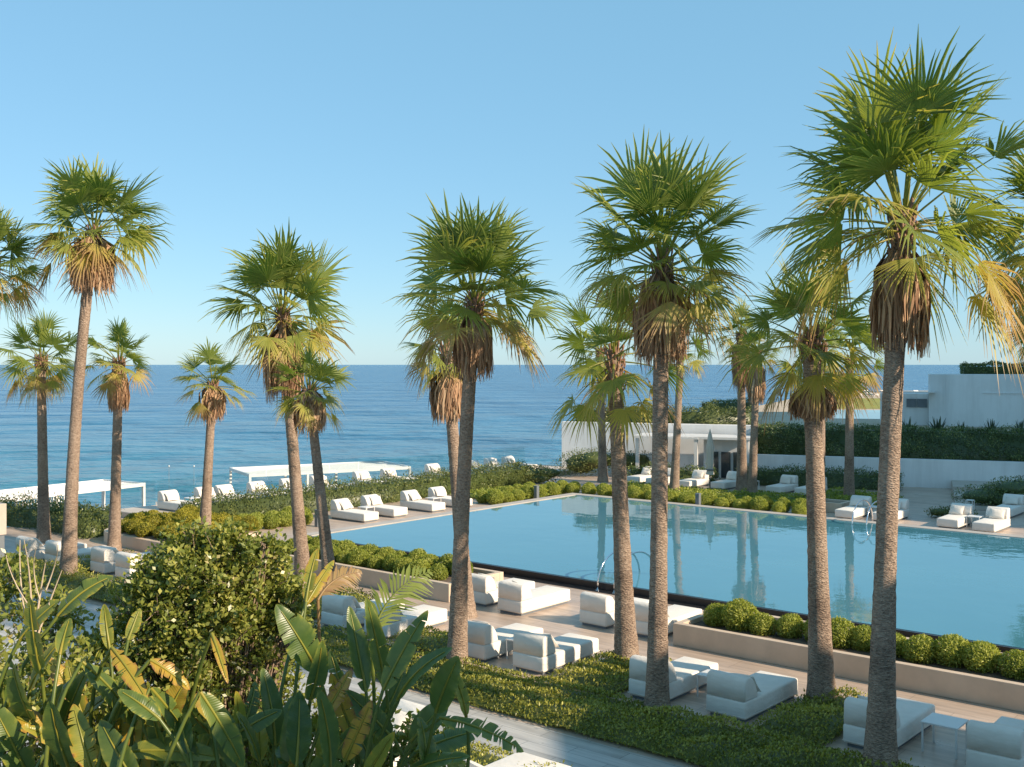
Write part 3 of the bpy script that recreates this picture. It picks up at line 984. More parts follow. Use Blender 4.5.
def palm(label, base, top, R_c, r0, r1, skirt, seed, nfr=37, nseg=28, low=-16, bow=0.0, young=0.0, collar=0.5, lod=1.0, hang=2):
    """base: (x,y,z); top: the heart of the crown; R_c crown radius; skirt=(length, radius) of dead fronds or None"""
    rng = np.random.default_rng(seed)
    base = np.array(base, float); top = np.array(top, float)
    t = thing('palm_tree', label, 'palm tree', tuple(base), 0, 'palm trees around the pool')
    T = top - base
    # trunk
    nr = int(60 * lod) + 20
    seg = 20
    tt = np.linspace(0, 1, nr)
    ctr = tt[:, None] * T
    bend = np.sin(tt * math.pi) * bow
    ctr[:, 0] += bend
    hh = tt * np.linalg.norm(T)
    rad = r1 * (1.06 - .06 * tt) + (r0 - r1) * np.exp(-hh / 1.7) + r0 * 0.16 * np.exp(-hh / 0.25)
    ang = np.linspace(0, 2 * math.pi, seg, endpoint=False)
    ringr = rad[:, None] * (1 + rng.normal(0, 0.012, (nr, 1)) + rng.normal(0, 0.014, (nr, seg)) + 0.02 * (np.arange(nr) % 2)[:, None])
    v = np.stack([ctr[:, 0][:, None] + ringr * np.cos(ang), ctr[:, 1][:, None] + ringr * np.sin(ang), np.repeat(ctr[:, 2][:, None], seg, 1)], -1).reshape(-1, 3)
    idx = np.arange(nr * seg).reshape(nr, seg)
    f = np.stack([idx[:-1], np.roll(idx[:-1], -1, 1), np.roll(idx[1:], -1, 1), idx[1:]], -1).reshape(-1, 4)
    link('trunk', np_mesh('trunk', v, f, smooth=True), t, M['bark'])
    # brown collar of old leaf bases under the crown
    parts = []
    nb = 46
    for k in range(nb):
        az = k * 2.399963
        hz = T[2] - collar * (1 - k / nb) - .02
        o = T * (hz / T[2])
        dr = np.array([math.cos(az), math.sin(az), 0])
        p0 = o + dr * r1 * 0.85
        p2 = o + dr * (r1 * 1.15 + .05) + np.array([0, 0, 0.20 + rng.uniform(-.05, .08)])
        parts.append(strip_tube(p0, (p0 + p2) / 2 + dr * .05, p2, r1 * .24, r1 * .13, 0.3, 4))
    v, f, tn = merge(parts)
    link('leaf_base_collar', np_mesh('leaf_base_collar', v, f), t, M['boot'])
    # living crown
    parts = []
    heart = T.copy()
    for k in range(nfr):
        q = (k + 0.5) / nfr                       # 0 youngest .. 1 oldest
        az = k * 2.399963 + rng.normal(0, 0.18)
        el = R(86 - (86 - low) * q ** 0.82 + rng.normal(0, 8))
        age = np.clip(0.06 + 0.32 * max(0, q - 0.35) / 0.65 + rng.normal(0, 0.08) + (0.25 if (q > .7 and rng.uniform() < .4) else 0) + young * .1, 0, .7)
        hd = np.array([math.cos(az), math.sin(az), 0])
        d0 = hd * math.cos(el) + np.array([0, 0, math.sin(el)])
        size = rng.uniform(0.84, 1.06) * (1.13 - .43 * q ** 1.2) * (0.8 if k < 2 else 1)
        pl = R_c * rng.uniform(.28, .58) * size
        bl = R_c * rng.uniform(.42, .52) * size
        p0 = heart + hd * 0.06 + np.array([0, 0, -0.30 * q * collar / .5 + .05])
        p1 = p0 + d0 * pl * .55
        sag = 0.02 + 0.26 * q ** 1.5
        p2 = p0 + d0 * pl - np.array([0, 0, sag * pl])
        parts.append(strip_tube(p0, p1, p2, 0.032, 0.014, 0.30 + age * .5))
        d = unit((p2 - p1)[None])[0]
        s = unit(np.cross(d, np.array([0, 0, 1.0]) + rng.normal(0, .12, 3))[None])[0]
        n = np.cross(s, d)
        tw = rng.normal(0, 0.5)
        s, n = s * math.cos(tw) + n * math.sin(tw), n * math.cos(tw) - s * math.sin(tw)
        parts.append(fan(rng, bl, p2, d, s, n, 0.02 + 0.34 * q ** 1.6 + rng.uniform(0, .12), age, nseg, R(rng.uniform(80, 112))))
    for k in range(hang):                          # half dry fronds hanging at the skirt's edge
        az = rng.uniform(0, 6.28)
        hd = np.array([math.cos(az), math.sin(az), 0])
        p0 = heart + np.array([0, 0, -.25])
        p1 = p0 + hd * R_c * .3 - np.array([0, 0, .05])
        p2 = p0 + hd * R_c * .42 - np.array([0, 0, R_c * .25])
        parts.append(strip_tube(p0, p1, p2, .028, .014, .7))
        d = unit((hd * .45 + np.array([0, 0, -1.0]))[None])[0]
        s = np.array([-hd[1], hd[0], 0]); n = np.cross(s, d)
        parts.append(fan(rng, R_c * .42, p2, d, s, n, 0.15, rng.uniform(.5, .8), nseg, R(60)))
    v, f, tn = merge(parts)
    link('crown', np_mesh('crown', v, f, {'tint': tn}), t, M['palm'])
    # skirt of dead fronds
    if skirt:
        Ls, Rs, drop = skirt
        parts = []
        n_d = int(38 * (Rs / .42))
        z_top = T[2] - drop
        for k in range(n_d):
            az = k * 2.399963 + rng.normal(0, .15)
            hd = np.array([math.cos(az), math.sin(az), 0]); sd_ = np.array([-hd[1], hd[0], 0])
            h0 = z_top - Ls * 0.30 * rng.uniform(0, 1)
            o = T * (h0 / T[2]); o[0] += bow * math.sin(math.pi * h0 / T[2])
            rr = Rs * rng.uniform(.7, 1.08)
            nS = 15
            w = rng.uniform(.12, .2)
            for m_ in range(nS):
                q = (m_ / (nS - 1) - .5) * 2
                Lm = Ls * rng.uniform(.5, .78)
                a0 = o + hd * (r1 + .02) + np.array([0, 0, .12])
                a1 = o + hd * rr + sd_ * (q * w * .5) + np.array([0, 0, -.10 * Ls])
                a2 = o + hd * (rr * rng.uniform(.8, 1.05)) + sd_ * (q * w * 1.2) + np.array([0, 0, -.45 * Lm - .1])
                a3 = o + hd * (r1 + (rr - r1) * rng.uniform(.45, 1.05)) + sd_ * (q * w * 1.3 + rng.normal(0, .04)) + np.array([0, 0, -Lm - .12])
                ww = rng.uniform(.012, .026)
                off = unit((sd_ + hd * rng.normal(0, .6))[None])[0] * ww
                pv = np.array([a0 - off * .5, a0 + off * .5, a1 - off, a1 + off, a2 - off * 1.1, a2 + off * 1.1, a3 - off * .3, a3 + off * .3])
                parts.append((pv, np.array([(0, 1, 3, 2), (2, 3, 5, 4), (4, 5, 7, 6)]), np.full(8, np.clip(rng.normal(.45, .25), 0, 1))))
        v, f, tn = merge(parts)
        link('dead_frond_skirt', np_mesh('dead_frond_skirt', v, f, {'tint': tn}), t, M['dead'])
    return t

def palm_px(label, bx, by, Y, cx, cy, R_px, w0, w1, skirt, seed, zb=0.0, **kw):
    """trunk foot and crown heart where the picture shows them, Y metres ahead"""
    base = at(bx, by, Y); base[2] = zb
    top = at(cx, cy, Y)
    m = Y / F
    sk = None
    if skirt:                                     # picture heights of the skirt's top and bottom, half width
        y0, y1, hw = skirt
        sk = ((y1 - y0) * m * 1.12, hw * m, (y0 - cy) * m)
    return palm(label, base, top, R_px * m, w0 * m / 2, w1 * m * .46, sk, seed, **kw)

palm_px('palm at the left edge whose trunk is out of the picture', -16, 590, 30.5, -8, 262, 72, 16, 11, None, 1, low=-40)
palm_px('shorter palm without a skirt behind the leaning one at the far left', 44, 542, 37.7, 41, 358, 55, 13, 9, None, 2, low=-48, hang=5, nfr=30)
palm_px('tall leaning palm with a short brown skirt near the left edge', 68, 582, 30.8, 94, 230, 96, 18, 11, (238, 285, 22), 3, bow=-.12)
palm_px('shorter palm standing right of the tall leaning one', 114, 552, 35.7, 119, 361, 50, 13, 9, (374, 405, 9), 4, low=-18, nfr=24)
palm_px('small slim palm rising from the golden shrubs', 204, 548, 36.4, 213, 383, 50, 13, 8, (388, 416, 12), 5, zb=.3, low=-15, nfr=22)
palm_px('tall palm with a long shaggy skirt left of the pool corner', 304, 585, 30.4, 282, 312, 92, 17, 11, (326, 392, 20), 6, nfr=40)
palm_px('smaller palm with a rounded brown skirt at the left corner of the pool', 332, 597, 28.7, 309, 390, 54, 17, 9, (392, 426, 14), 7, low=-24, nfr=26)
palm_px('tall palm with a trailing skirt left of the middle, in front of another trunk', 457, 668, 22.1, 475, 298, 112, 21, 14, (318, 368, 19), 8, bow=-.05, nfr=40, collar=.6)
palm_px('palm half hidden close behind the tall one left of the middle', 467, 616, 26.6, 446, 345, 60, 18, 12, (374, 414, 18), 9, low=-15, nfr=22, collar=.9)
palm_px('young palm with wide drooping fans and no skirt in the middle', 627, 666, 22.2, 614, 350, 98, 25, 15, None, 10, low=-52, nfr=24, collar=.85, young=.5, hang=0)
palm_px('straight tall palm with a thick brown skirt right of the middle', 657, 716, 19.05, 662, 258, 126, 25, 16, (278, 354, 25), 11, nfr=42, collar=.7)
palm_px('far slim palm behind the young drooping one', 603, 476, 57, 600, 350, 40, 10, 7, None, 12, low=-40, nfr=24, nseg=24, lod=.5)
palm_px('far slim palm by the white pavilion, left of the umbrella', 674, 493, 52, 681, 350, 44, 10, 7, None, 13, low=-40, nfr=24, nseg=24, lod=.5)
palm_px('left one of two slim palms standing close together by the pavilion', 742, 492, 53, 741, 333, 36, 12, 8, (342, 385, 9), 14, nfr=26, nseg=24, lod=.5)
palm_px('right one of two slim palms standing close together by the pavilion', 752, 492, 51, 757, 352, 34, 10, 7, (364, 398, 8), 15, nfr=24, nseg=24, lod=.5)
palm_px('young palm with lush fans and pale hanging leaves on the near side of the pool', 822, 706, 19.6, 811, 336, 102, 28, 18, (390, 412, 20), 16, low=-50, nfr=26, collar=.55, young=.6)
palm_px('far palm hidden behind the young lush one', 820, 508, 47, 822, 345, 40, 11, 8, None, 17, low=-50, nfr=22, nseg=24, lod=.5)
palm_px('far palm with a bare grey trunk in front of the tall dark hedge', 849, 497, 49, 850, 358, 50, 11, 8, None, 18, low=-60, nfr=26, nseg=24, lod=.5)
palm_px('tallest palm, with a dark trunk and torn brown skirt, at the right', 880, 776, 16.3, 903, 212, 192, 33, 20, (250, 338, 25), 19, nfr=40, nseg=34, collar=.75, bow=-.05)
palm_px('palm cut off by the right edge, its trunk out of the picture', 1072, 758, 17.0, 1062, 232, 118, 32, 20, None, 20, low=-42, nfr=36)
palm_px('distant palm at the right edge above the villa', 1043, 492, 52, 1042, 335, 40, 10, 7, None, 21, zb=0, low=-40, nfr=26, nseg=24, lod=.5)


# ================================================================== LOUNGERS
def lounger_proto():
    t = thing('sun_lounger', '', 'sun lounger', (0, 0, 0), 0, 'cream loungers around the pool')
    MB().box(-.34, .34, .06, 1.94, 0.0, .07).build('plinth', M['grey'], t)
    MB().box(-.40, .40, 0.0, 2.0, .055, .37, .045, 3).build('base', M['fabric'], t, smooth=True)
    # back cushion: straight behind, rounded in front
    prof = [(0.01, .372), (0.02, .70), (.05, .745), (.12, .77), (.20, .765), (.29, .72), (.37, .62), (.43, .50), (.46, .372)]
    bm = bmesh.new()
    L = [bm.verts.new((-.39, y, z)) for y, z in prof]
    Rr = [bm.verts.new((.39, y, z)) for y, z in prof]
    n = len(prof)
    for i in range(n - 1):
        bm.faces.new((L[i], L[i + 1], Rr[i + 1], Rr[i]))
    bm.faces.new((L[n - 1], L[0], Rr[0], Rr[n - 1]))
    fl = bm.faces.new(L[::-1]); fr = bm.faces.new(Rr)
    es = list(fl.edges) + list(fr.edges)
    bmesh.ops.bevel(bm, geom=es, offset=.03, segments=3, profile=.5, affect='EDGES')
    mb = MB(); mb.bm.free(); mb.bm = bm
    mb.build('back_cushion', M['fabric'], t, smooth=True)
    # loose pillow leaning on the back
    nx, ny = 12, 12
    g = np.linspace(-1, 1, nx)
    X, Yy = np.meshgrid(g, g)
    puff = (np.clip(1 - X ** 2, 0, 1) * np.clip(1 - Yy ** 2, 0, 1)) ** .38
    k = 1 - .07 * (1 - np.abs(X * Yy))
    front = np.stack([X * .27 * k, puff * .085, Yy * .2 * k], -1).reshape(-1, 3)
    back = np.stack([X * .27 * k, -puff * .085, Yy * .2 * k], -1).reshape(-1, 3)
    idx = np.arange(nx * ny).reshape(ny, nx)
    f1 = np.stack([idx[:-1, :-1], idx[:-1, 1:], idx[1:, 1:], idx[1:, :-1]], -1).reshape(-1, 4)
    v = np.concatenate([front, back]); f = np.concatenate([f1[:, ::-1], f1 + nx * ny])
    me = np_mesh('pillow', v, f, smooth=True)
    pl = link('pillow', me, t, M['pillow'], (0.05, .53, .555))
    pl.rotation_euler = (R(36), 0, R(4))
    # thin welt round the base
    w = MB()
    for x0, x1, y0, y1 in ((-.405, .405, -.006, .0), (-.405, .405, 2.0, 2.006), (-.406, -.4, 0, 2.0), (.4, .406, 0, 2.0)):
        w.box(x0, x1, y0, y1, .095, .107)
    w.build('welt', M['pillow'], t)
    return t
PROTO = lounger_proto()
first = [True]
FACE = {'v': ROT_V, 'u': ROT_V - R(90), '-v': ROT_V + R(180), '-u': ROT_V + R(90)}
rl = random.Random(21)
def lounger(a, b, face, label, z=0.0, sx=1.0, jitter=1.5, pillow=True, xy=None):
    o = PROTO if first[0] else copy_tree(PROTO)
    first[0] = False
    o.location = ab(a, b, z) if xy is None else (xy[0], xy[1], z)
    o.rotation_euler = (0, 0, FACE[face] + R(rl.uniform(-jitter, jitter)))
    o.scale = (sx, 1, 1)
    o['label'] = label
    for c in o.children:
        if c.name.startswith('pillow'):
            c.location = (rl.uniform(-.08, .1), .50 + rl.uniform(-.01, .03), .555)
            c.rotation_euler = (R(36 + rl.uniform(-6, 8)), R(rl.uniform(-8, 8)), R(rl.uniform(-10, 10)))
    return o

# front row, between the path and the walkway, facing the pool
lounger(-19.5, 16.7, 'v', 'cream lounger behind the paddle leaves, left one of the pair there')
lounger(-18.1, 16.8, 'v', 'cream lounger behind the paddle leaves, right one of the pair there')
lounger(-15.2, 16.8, 'v', 'cream lounger beside the palm with two trunks, left of its pair in the front row')
lounger(-13.7, 16.85, 'v', 'cream lounger standing clear between two palms, right of its pair in the front row')
lounger(-10.85, 16.8, 'v', 'front row lounger half hidden by the straight palm trunk right of the middle')
lounger(-9.25, 16.85, 'v', 'front row lounger in striped shade between the straight palm and the young lush palm')
lounger(-6.75, 16.9, 'v', 'shaded lounger behind the trunk of the tallest palm at the right')
lounger(-4.85, 17.0, 'v', 'shaded lounger nearest the bottom right corner, beside a white side table')
# by the pool, between the two planters
lounger(-18.6, 20.7, 'v', 'poolside lounger next to the end of the left planter')
lounger(-17.25, 20.5, 'v', 'poolside lounger shown whole, second from the left planter')
lounger(-14.9, 20.75, 'v', 'poolside lounger under the arched steel handrail')
lounger(-13.45, 20.7, 'v', 'poolside lounger next to the end of the right planter behind a palm trunk')
# far left
lounger(-33.6, 16.1, 'v', 'far left lounger seen from behind between the shorter palm and the leaning palm')
lounger(-32.1, 16.3, 'v', 'lounger directly behind the trunk of the leaning palm')
lounger(-29.9, 16.6, 'v', 'lounger with its back to us below the shorter palm right of the leaning one')
lounger(-28.5, 16.6, 'v', 'lounger partly behind the big leafy bush at the left')
# left side of the pool, facing it
lounger(-33.5, 29.0, 'u', 'nearest of the four loungers along the left side of the pool')
lounger(-33.6, 30.7, 'u', 'second of the four loungers along the left side of the pool')
lounger(-33.5, 32.9, 'u', 'third of the four loungers along the left side of the pool')
lounger(-33.5, 34.6, 'u', 'farthest of the four loungers along the left side of the pool, by a palm trunk')
# raised deck by the sea
for b, lab in ((25.0, 'lounger on the sea deck nearest the far left pergola'), (26.7, 'lounger on the sea deck just left of the slim palm in the golden shrubs'),
               (27.7, 'lounger on the sea deck just right of the slim palm in the golden shrubs'), (29.4, 'lounger on the sea deck left of the tall shaggy palm'),
               (31.2, 'lounger on the sea deck behind the trunk of the tall shaggy palm'), (32.9, 'lounger on the sea deck between the tall shaggy palm and the pergola on the water'), (35.6, 'lounger on the sea deck in front of the pergola on the water'),
               (37.4, 'lounger on the sea deck by the right end of the pergola on the water'), (40.6, 'lounger on the sea deck just left of the two palm trunks'),
               (43.6, 'lounger on the sea deck just right of the two palm trunks'), (45.2, 'lounger on the sea deck by the glass railing'), (46.7, 'last lounger on the sea deck before the tall white wall')):
    lounger(-39.6, b, 'u', lab, 0.25, 1.0, 6)
# far side, facing the pool
lounger(-31.2, 49.0, '-v', 'far lounger left of the pavilion, behind the straight palm trunk')
lounger(-29.9, 48.9, '-v', 'far lounger partly behind the slim palm left of the umbrella')
lounger(-28.2, 49.0, '-v', 'far lounger left of the closed umbrella')
lounger(-26.5, 49.5, '-v', 'far lounger right of the closed umbrella')
lounger(-23.6, 49.6, '-v', 'far lounger behind the ball shrubs beside a white lantern, left of its pair')
lounger(-22.2, 49.8, '-v', 'far lounger hidden in part by the young lush palm, right of its pair')
lounger(-17.6, 43.7, '-v', 'lounger at the far edge of the pool left of the steel handrail')
lounger(-16.1, 43.8, '-v', 'lounger at the far edge of the pool behind the tallest palm trunk')
lounger(-13.6, 43.8, '-v', 'lounger at the far edge of the pool beside the small low bush')
lounger(-12.2, 43.6, '-v', 'lounger at the far edge of the pool at the right with a sunlit end')
lounger(-12.9, 48.3, '-v', 'lounger by the wide dark bush at the right edge')
# below the path
lounger(-9.9, 10.6, 'v', 'flat white lounger end at the bottom below the garden path', 0, 1.3)
lounger(-12.3, 12.4, '-v', 'lounger half hidden by paddle leaves at the bottom below the path')

# upper terrace loungers, far away
def far_bed(x, y, label, group):
    t = thing('sun_bed', label, 'sun bed', (x, y, 2.215), R(20), group)
    MB().box(-.35, .35, 0, 1.9, .18, .32, .03).build('mattress', M['fabric'], t)
    b = MB().box(-.35, .35, 0, .7, 0, .09, .03).build('backrest', M['fabric'], t, (0, 1.75, .30))
    b.rotation_euler = (R(35), 0, 0)
    MB().box(-.33, .33, .05, 1.85, .12, .177).build('frame', M['paint'], t)
    for sx_ in (-.33, .27):
        for y_ in (.08, 1.72):
            MB().box(sx_, sx_ + .06, y_, y_ + .06, 0, .118).build('leg', M['paint'], t)
    return t
for k in range(9):
    far_bed(40 + k * 1.9, 137 - k * .6, 'white sun bed in the row on the upper terrace beyond the lawn', 'sun beds on the upper terrace beyond the lawn')
for k in range(2):
    far_bed(17.2 + k * 1.6, 84.0 - k * .3, 'white sun bed beside the small far hedge above the pavilion', 'sun beds beside the small far hedge')

# ------------------------------------------------------------------ side tables
def side_table_proto():
    t = thing('side_table', '', 'side table', (0, 0, 0), 0, 'white side tables')
    MB().box(-.25, .25, -.25, .25, .40, .425, .006).build('table_top', M['paint'], t)
    for x in (-.24, .215):
        for y in (-.24, .215):
            MB().box(x, x + .025, y, y + .025, 0, .398).build('leg', M['paint'], t)
    return t
TP = side_table_proto()
ft = [True]
def table(a, b, label, z=0.0, s=1.0):
    o = TP if ft[0] else copy_tree(TP)
    ft[0] = False
    o.location = ab(a, b, z); o.rotation_euler = (0, 0, ROT_V); o.scale = (s, s, s)
    o['label'] = label
table(-5.8, 17.75, 'white side table in front of the trunk of the tallest palm, bottom right', s=1.15)
table(-10.05, 17.9, 'white side table between the straight palm and the lounger in striped shade')
table(-14.45, 17.6, 'white side table between the pair of loungers beside the double palm')
table(-32.7, 29.85, 'white side table between the first two loungers left of the pool')
table(-32.7, 33.75, 'white side table between the last two loungers left of the pool')
table(-12.9, 42.9, 'white side table between the two loungers at the far right of the pool')
table(-39.0, 25.9, 'white side table on the sea deck by the first lounger', 0.25)
table(-16.85, 43.2, 'white side table behind the steel handrail at the far side of the pool')

# ------------------------------------------------------------------ lanterns, bollards, handrails, umbrella, posts
def lantern(a, b, label):
    t = thing('lantern', label, 'lantern', ab(a, b), ROT_V, 'white lanterns by the far loungers')
    fr = MB()
    for x in (-.14, .11):
        for y in (-.14, .11):
            fr.box(x, x + .03, y, y + .03, .03, .55)
    fr.box(-.14, .14, -.14, .14, 0, .028); fr.box(-.14, .14, -.14, .14, .552, .58)
    fr.build('frame', M['paint'], t)
    mb = MB(); mb.tube([(0, 0, .03), (0, 0, .3)], .05, 12); mb.build('candle', M['pillow'], t)
lantern(-29.1, 47.4, 'white frame lantern left of the closed umbrella')
lantern(-24.5, 47.6, 'white frame lantern beside the paired loungers behind the ball shrubs')
lantern(-14.2, 46.6, 'white frame lantern in front of the wide dark bush at the far right')

def bollard(a, b, label, h=.62):
    t = thing('bollard_light', label, 'bollard light', ab(a, b), ROT_V, 'grey bollard lights around the pool')
    MB().box(-.09, .09, -.09, .09, 0, h, .008).build('post', M['grey'], t)
    MB().box(-.10, .10, -.10, .10, h + .002, h + .035, .005).build('cap', M['grey'], t)
    MB().box(-.07, .07, -.097, -.092, h - .16, h - .03).build('lens', M['glass'], t)
bollard(-32.2, 26.9, 'grey bollard light among the ball shrubs at the left corner of the pool')
bollard(-30.85, 38.6, 'grey bollard light in the ball shrubs at the far left corner of the pool')
bollard(-27.9, 40.75, 'grey bollard light before the ball shrubs right of the straight palm')
bollard(-23.7, 40.8, 'grey bollard light before the ball shrubs under the two close palms')
bollard(-19.2, 43.0, 'dark bollard light on the small planter behind the young lush palm')

def handrail(label, a, b_deck, b_water, top=0.95):
    t = thing('pool_handrail', label, 'handrail', (0, 0, 0))
    for off in (0.0, 0.55):
        pts = []
        for k in range(19):
            th = math.pi * k / 18
            bb = (b_deck + b_water) / 2 - (b_water - b_deck) / 2 * math.cos(th)
            zz = (top if th < math.pi else top) * math.sin(th) ** .8 if 0 < k < 18 else 0.0
            pts.append(ab(a + off, bb, max(zz, 0.0) + .02))
        mb = MB(); mb.tube(pts, .024, 10); mb.build('rail', M['chrome'], t)
        fl = MB(); fl.tube([ab(a + off, b_deck, .004), ab(a + off, b_deck, .03)], .055, 14); fl.build('floor_flange', M['chrome'], t)
handrail('arched steel handrail on the near edge of the pool between palm trunks', -17.2, 24.2, 26.3)
handrail('arched steel handrail on the far edge of the pool beside the tallest palm', -16.2, 41.2, 39.2, 1.0)

def umbrella():
    p = at(710, 492, 52.5)
    t = thing('umbrella', 'closed cream umbrella between two loungers before the pavilion', 'umbrella', (p[0], p[1], 0))
    mb = MB(); mb.tube([(0, 0, .06), (0, 0, 2.95)], .03, 10); mb.build('pole', M['grey'], t)
    mb = MB(); mb.tube([(0, 0, 0), (0, 0, .06)], [.3, .28], 18); mb.build('base', M['grey'], t)
    n, seg = 18, 32
    v = []
    for i in range(n):
        q = i / (n - 1)
        z = .85 + 2.05 * q
        r = .13 * (1 - q) ** .45 + .045 + .05 * math.exp(-((q - .62) / .1) ** 2) - .05 * math.exp(-((q - .12) / .06) ** 2)
        for k in range(seg):
            a = 2 * math.pi * k / seg + q * .5
            rr = r * (1 + .22 * math.cos(8 * a))
            v.append((rr * math.cos(a), rr * math.sin(a), z))
    idx = np.arange(n * seg).reshape(n, seg)
    f = np.stack([idx[:-1], np.roll(idx[:-1], -1, 1), np.roll(idx[1:], -1, 1), idx[1:]], -1).reshape(-1, 4)
    link('canopy', np_mesh('canopy', v, f, smooth=True), t, M['canvas'])
    mb = MB(); mb.tube([(0, 0, 1.06), (0, 0, 1.12)], .19, 16); mb.build('tie_strap', M['grey'], t)
    mb = MB(); mb.tube([(0, 0, 2.9), (0, 0, 2.97), (0, 0, 3.08)], [.05, .035, .012], 12); mb.build('finial', M['canvas'], t)
umbrella()

# glass railing on the seaward side of the sun deck
def railing():
    t = thing('glass_railing', 'clear glass railing along the seaward edge of the deck', 'railing', ab(-40.9, 23.5), ROT_V + R(90))
    L = 26.6
    n = 14
    for k in range(n):
        MB().box(k * L / n + .03, (k + 1) * L / n - .03, -.006, .006, .30, 1.30).build('pane', M['glass'], t)
    for k in range(n + 1):
        MB().box(k * L / n - .02, k * L / n + .02, -.03, .03, .25, .40).build('clamp', M['chrome'], t)
railing()
for i, (px, lab) in enumerate(((169, 'thin pale pole on the sea deck, left one of two'), (194, 'thin pale pole on the sea deck, right one of two'))):
    p = at(px, 500, 47.5)
    t = thing('deck_pole', lab, 'pole', (p[0], p[1], .25), 0, 'thin poles on the sea deck')
    mb = MB(); mb.tube([(0, 0, 0), (0, 0, 1.45)], .008, 8); mb.build('shaft', M['grey'], t)
    mb = MB(); mb.tube([(0, 0, 1.452), (0, 0, 1.51)], .03, 10); mb.build('cap', M['paint'], t)
p = at(-3, 560, 33.0)
t = thing('service_post', 'grey blue service post at the left edge beside the hedge', 'post', (p[0], p[1], 0), ROT_V)
MB().box(-.16, .16, -.16, .16, 0, 1.0, .01).build('lower_post', M['grey'], t)
MB().box(-.2, .2, -.2, .2, 1.003, 1.95, .01).build('cabinet', M['coping'], t)

# agaves and yuccas in front of the villa
def rosette(label, loc, n, L, wid, seed, name='agave'):
    rng = np.random.default_rng(seed)
    parts = []
    for k in range(n):
        az = k * 2.399963; q = k / n
        el = R(80 - 68 * q)
        hd = np.array([math.cos(az), math.sin(az), 0])
        s = np.array([-hd[1], hd[0], 0])
        d = hd * math.cos(el) + np.array([0, 0, math.sin(el)])
        Lk = L * rng.uniform(.85, 1.1)
        pts = [hd * .05, hd * .05 + d * Lk * .5, d * Lk - np.array([0, 0, .12 * Lk * q])]
        w = [wid * .7, wid, .01]
        v = np.array([p_ + s * w_ * sg + np.array([0, 0, abs(sg) * w_ * .3]) for p_, w_ in zip(pts, w) for sg in (-1, 0, 1)])
        f = np.array([(i * 3 + j, i * 3 + j + 1, i * 3 + j + 4, i * 3 + j + 3) for i in range(2) for j in range(2)])
        parts.append((v, f, np.full(9, rng.uniform(0, 1))))
    v, f, t_ = merge(parts)
    tag(link(name, np_mesh(name, v, f, {'tint': t_}), None, M['fleshy'], loc), label, 'plant')
rosette('spiky agave in front of the villa, left of its three neighbours', tuple(at(938, 434, 60)), 26, 1.0, .07, 301)
rosette('smaller spiky agave right of the largest one before the villa', tuple(at(962, 434, 59)), 20, .7, .06, 302)
rosette('round bushy yucca in front of the villa', tuple(at(991, 434, 60)), 60, .85, .03, 303, 'yucca')
rosette('spiky agave before the villa at the right edge', tuple(at(1021, 434, 60)), 22, .9, .06, 304)
rosette('lone agave beside the tallest palm trunk under the side wing of the villa', tuple(at(908, 434, 61)), 18, 1.0, .07, 305)

# ================================================================== FOREGROUND GARDEN
def bezier(p0, p1, p2, n):
    t = np.linspace(0, 1, n)[:, None]
    return (1 - t) ** 2 * p0 + 2 * t * (1 - t) * p1 + t ** 2 * p2

def tube_np(C, r0, r1, tint, seg=7):
    n = len(C)
    D = unit(np.gradient(C, axis=0))
    S = unit(np.cross(D, np.array([0.21, 0.9, 0.13])))
    T = np.cross(S, D)
    r = np.linspace(r0, r1, n)[:, None]
    a = 2 * math.pi * np.arange(seg) / seg
    ring = np.stack([C + (S * math.cos(x) + T * math.sin(x)) * r for x in a], 1)
    idx = np.arange(n * seg).reshape(n, seg)
    f = np.stack([idx[:-1], np.roll(idx[:-1], -1, 1), np.roll(idx[1:], -1, 1), idx[1:]], -1).reshape(-1, 4)
    return ring.reshape(-1, 3), f, np.full(n * seg, tint)

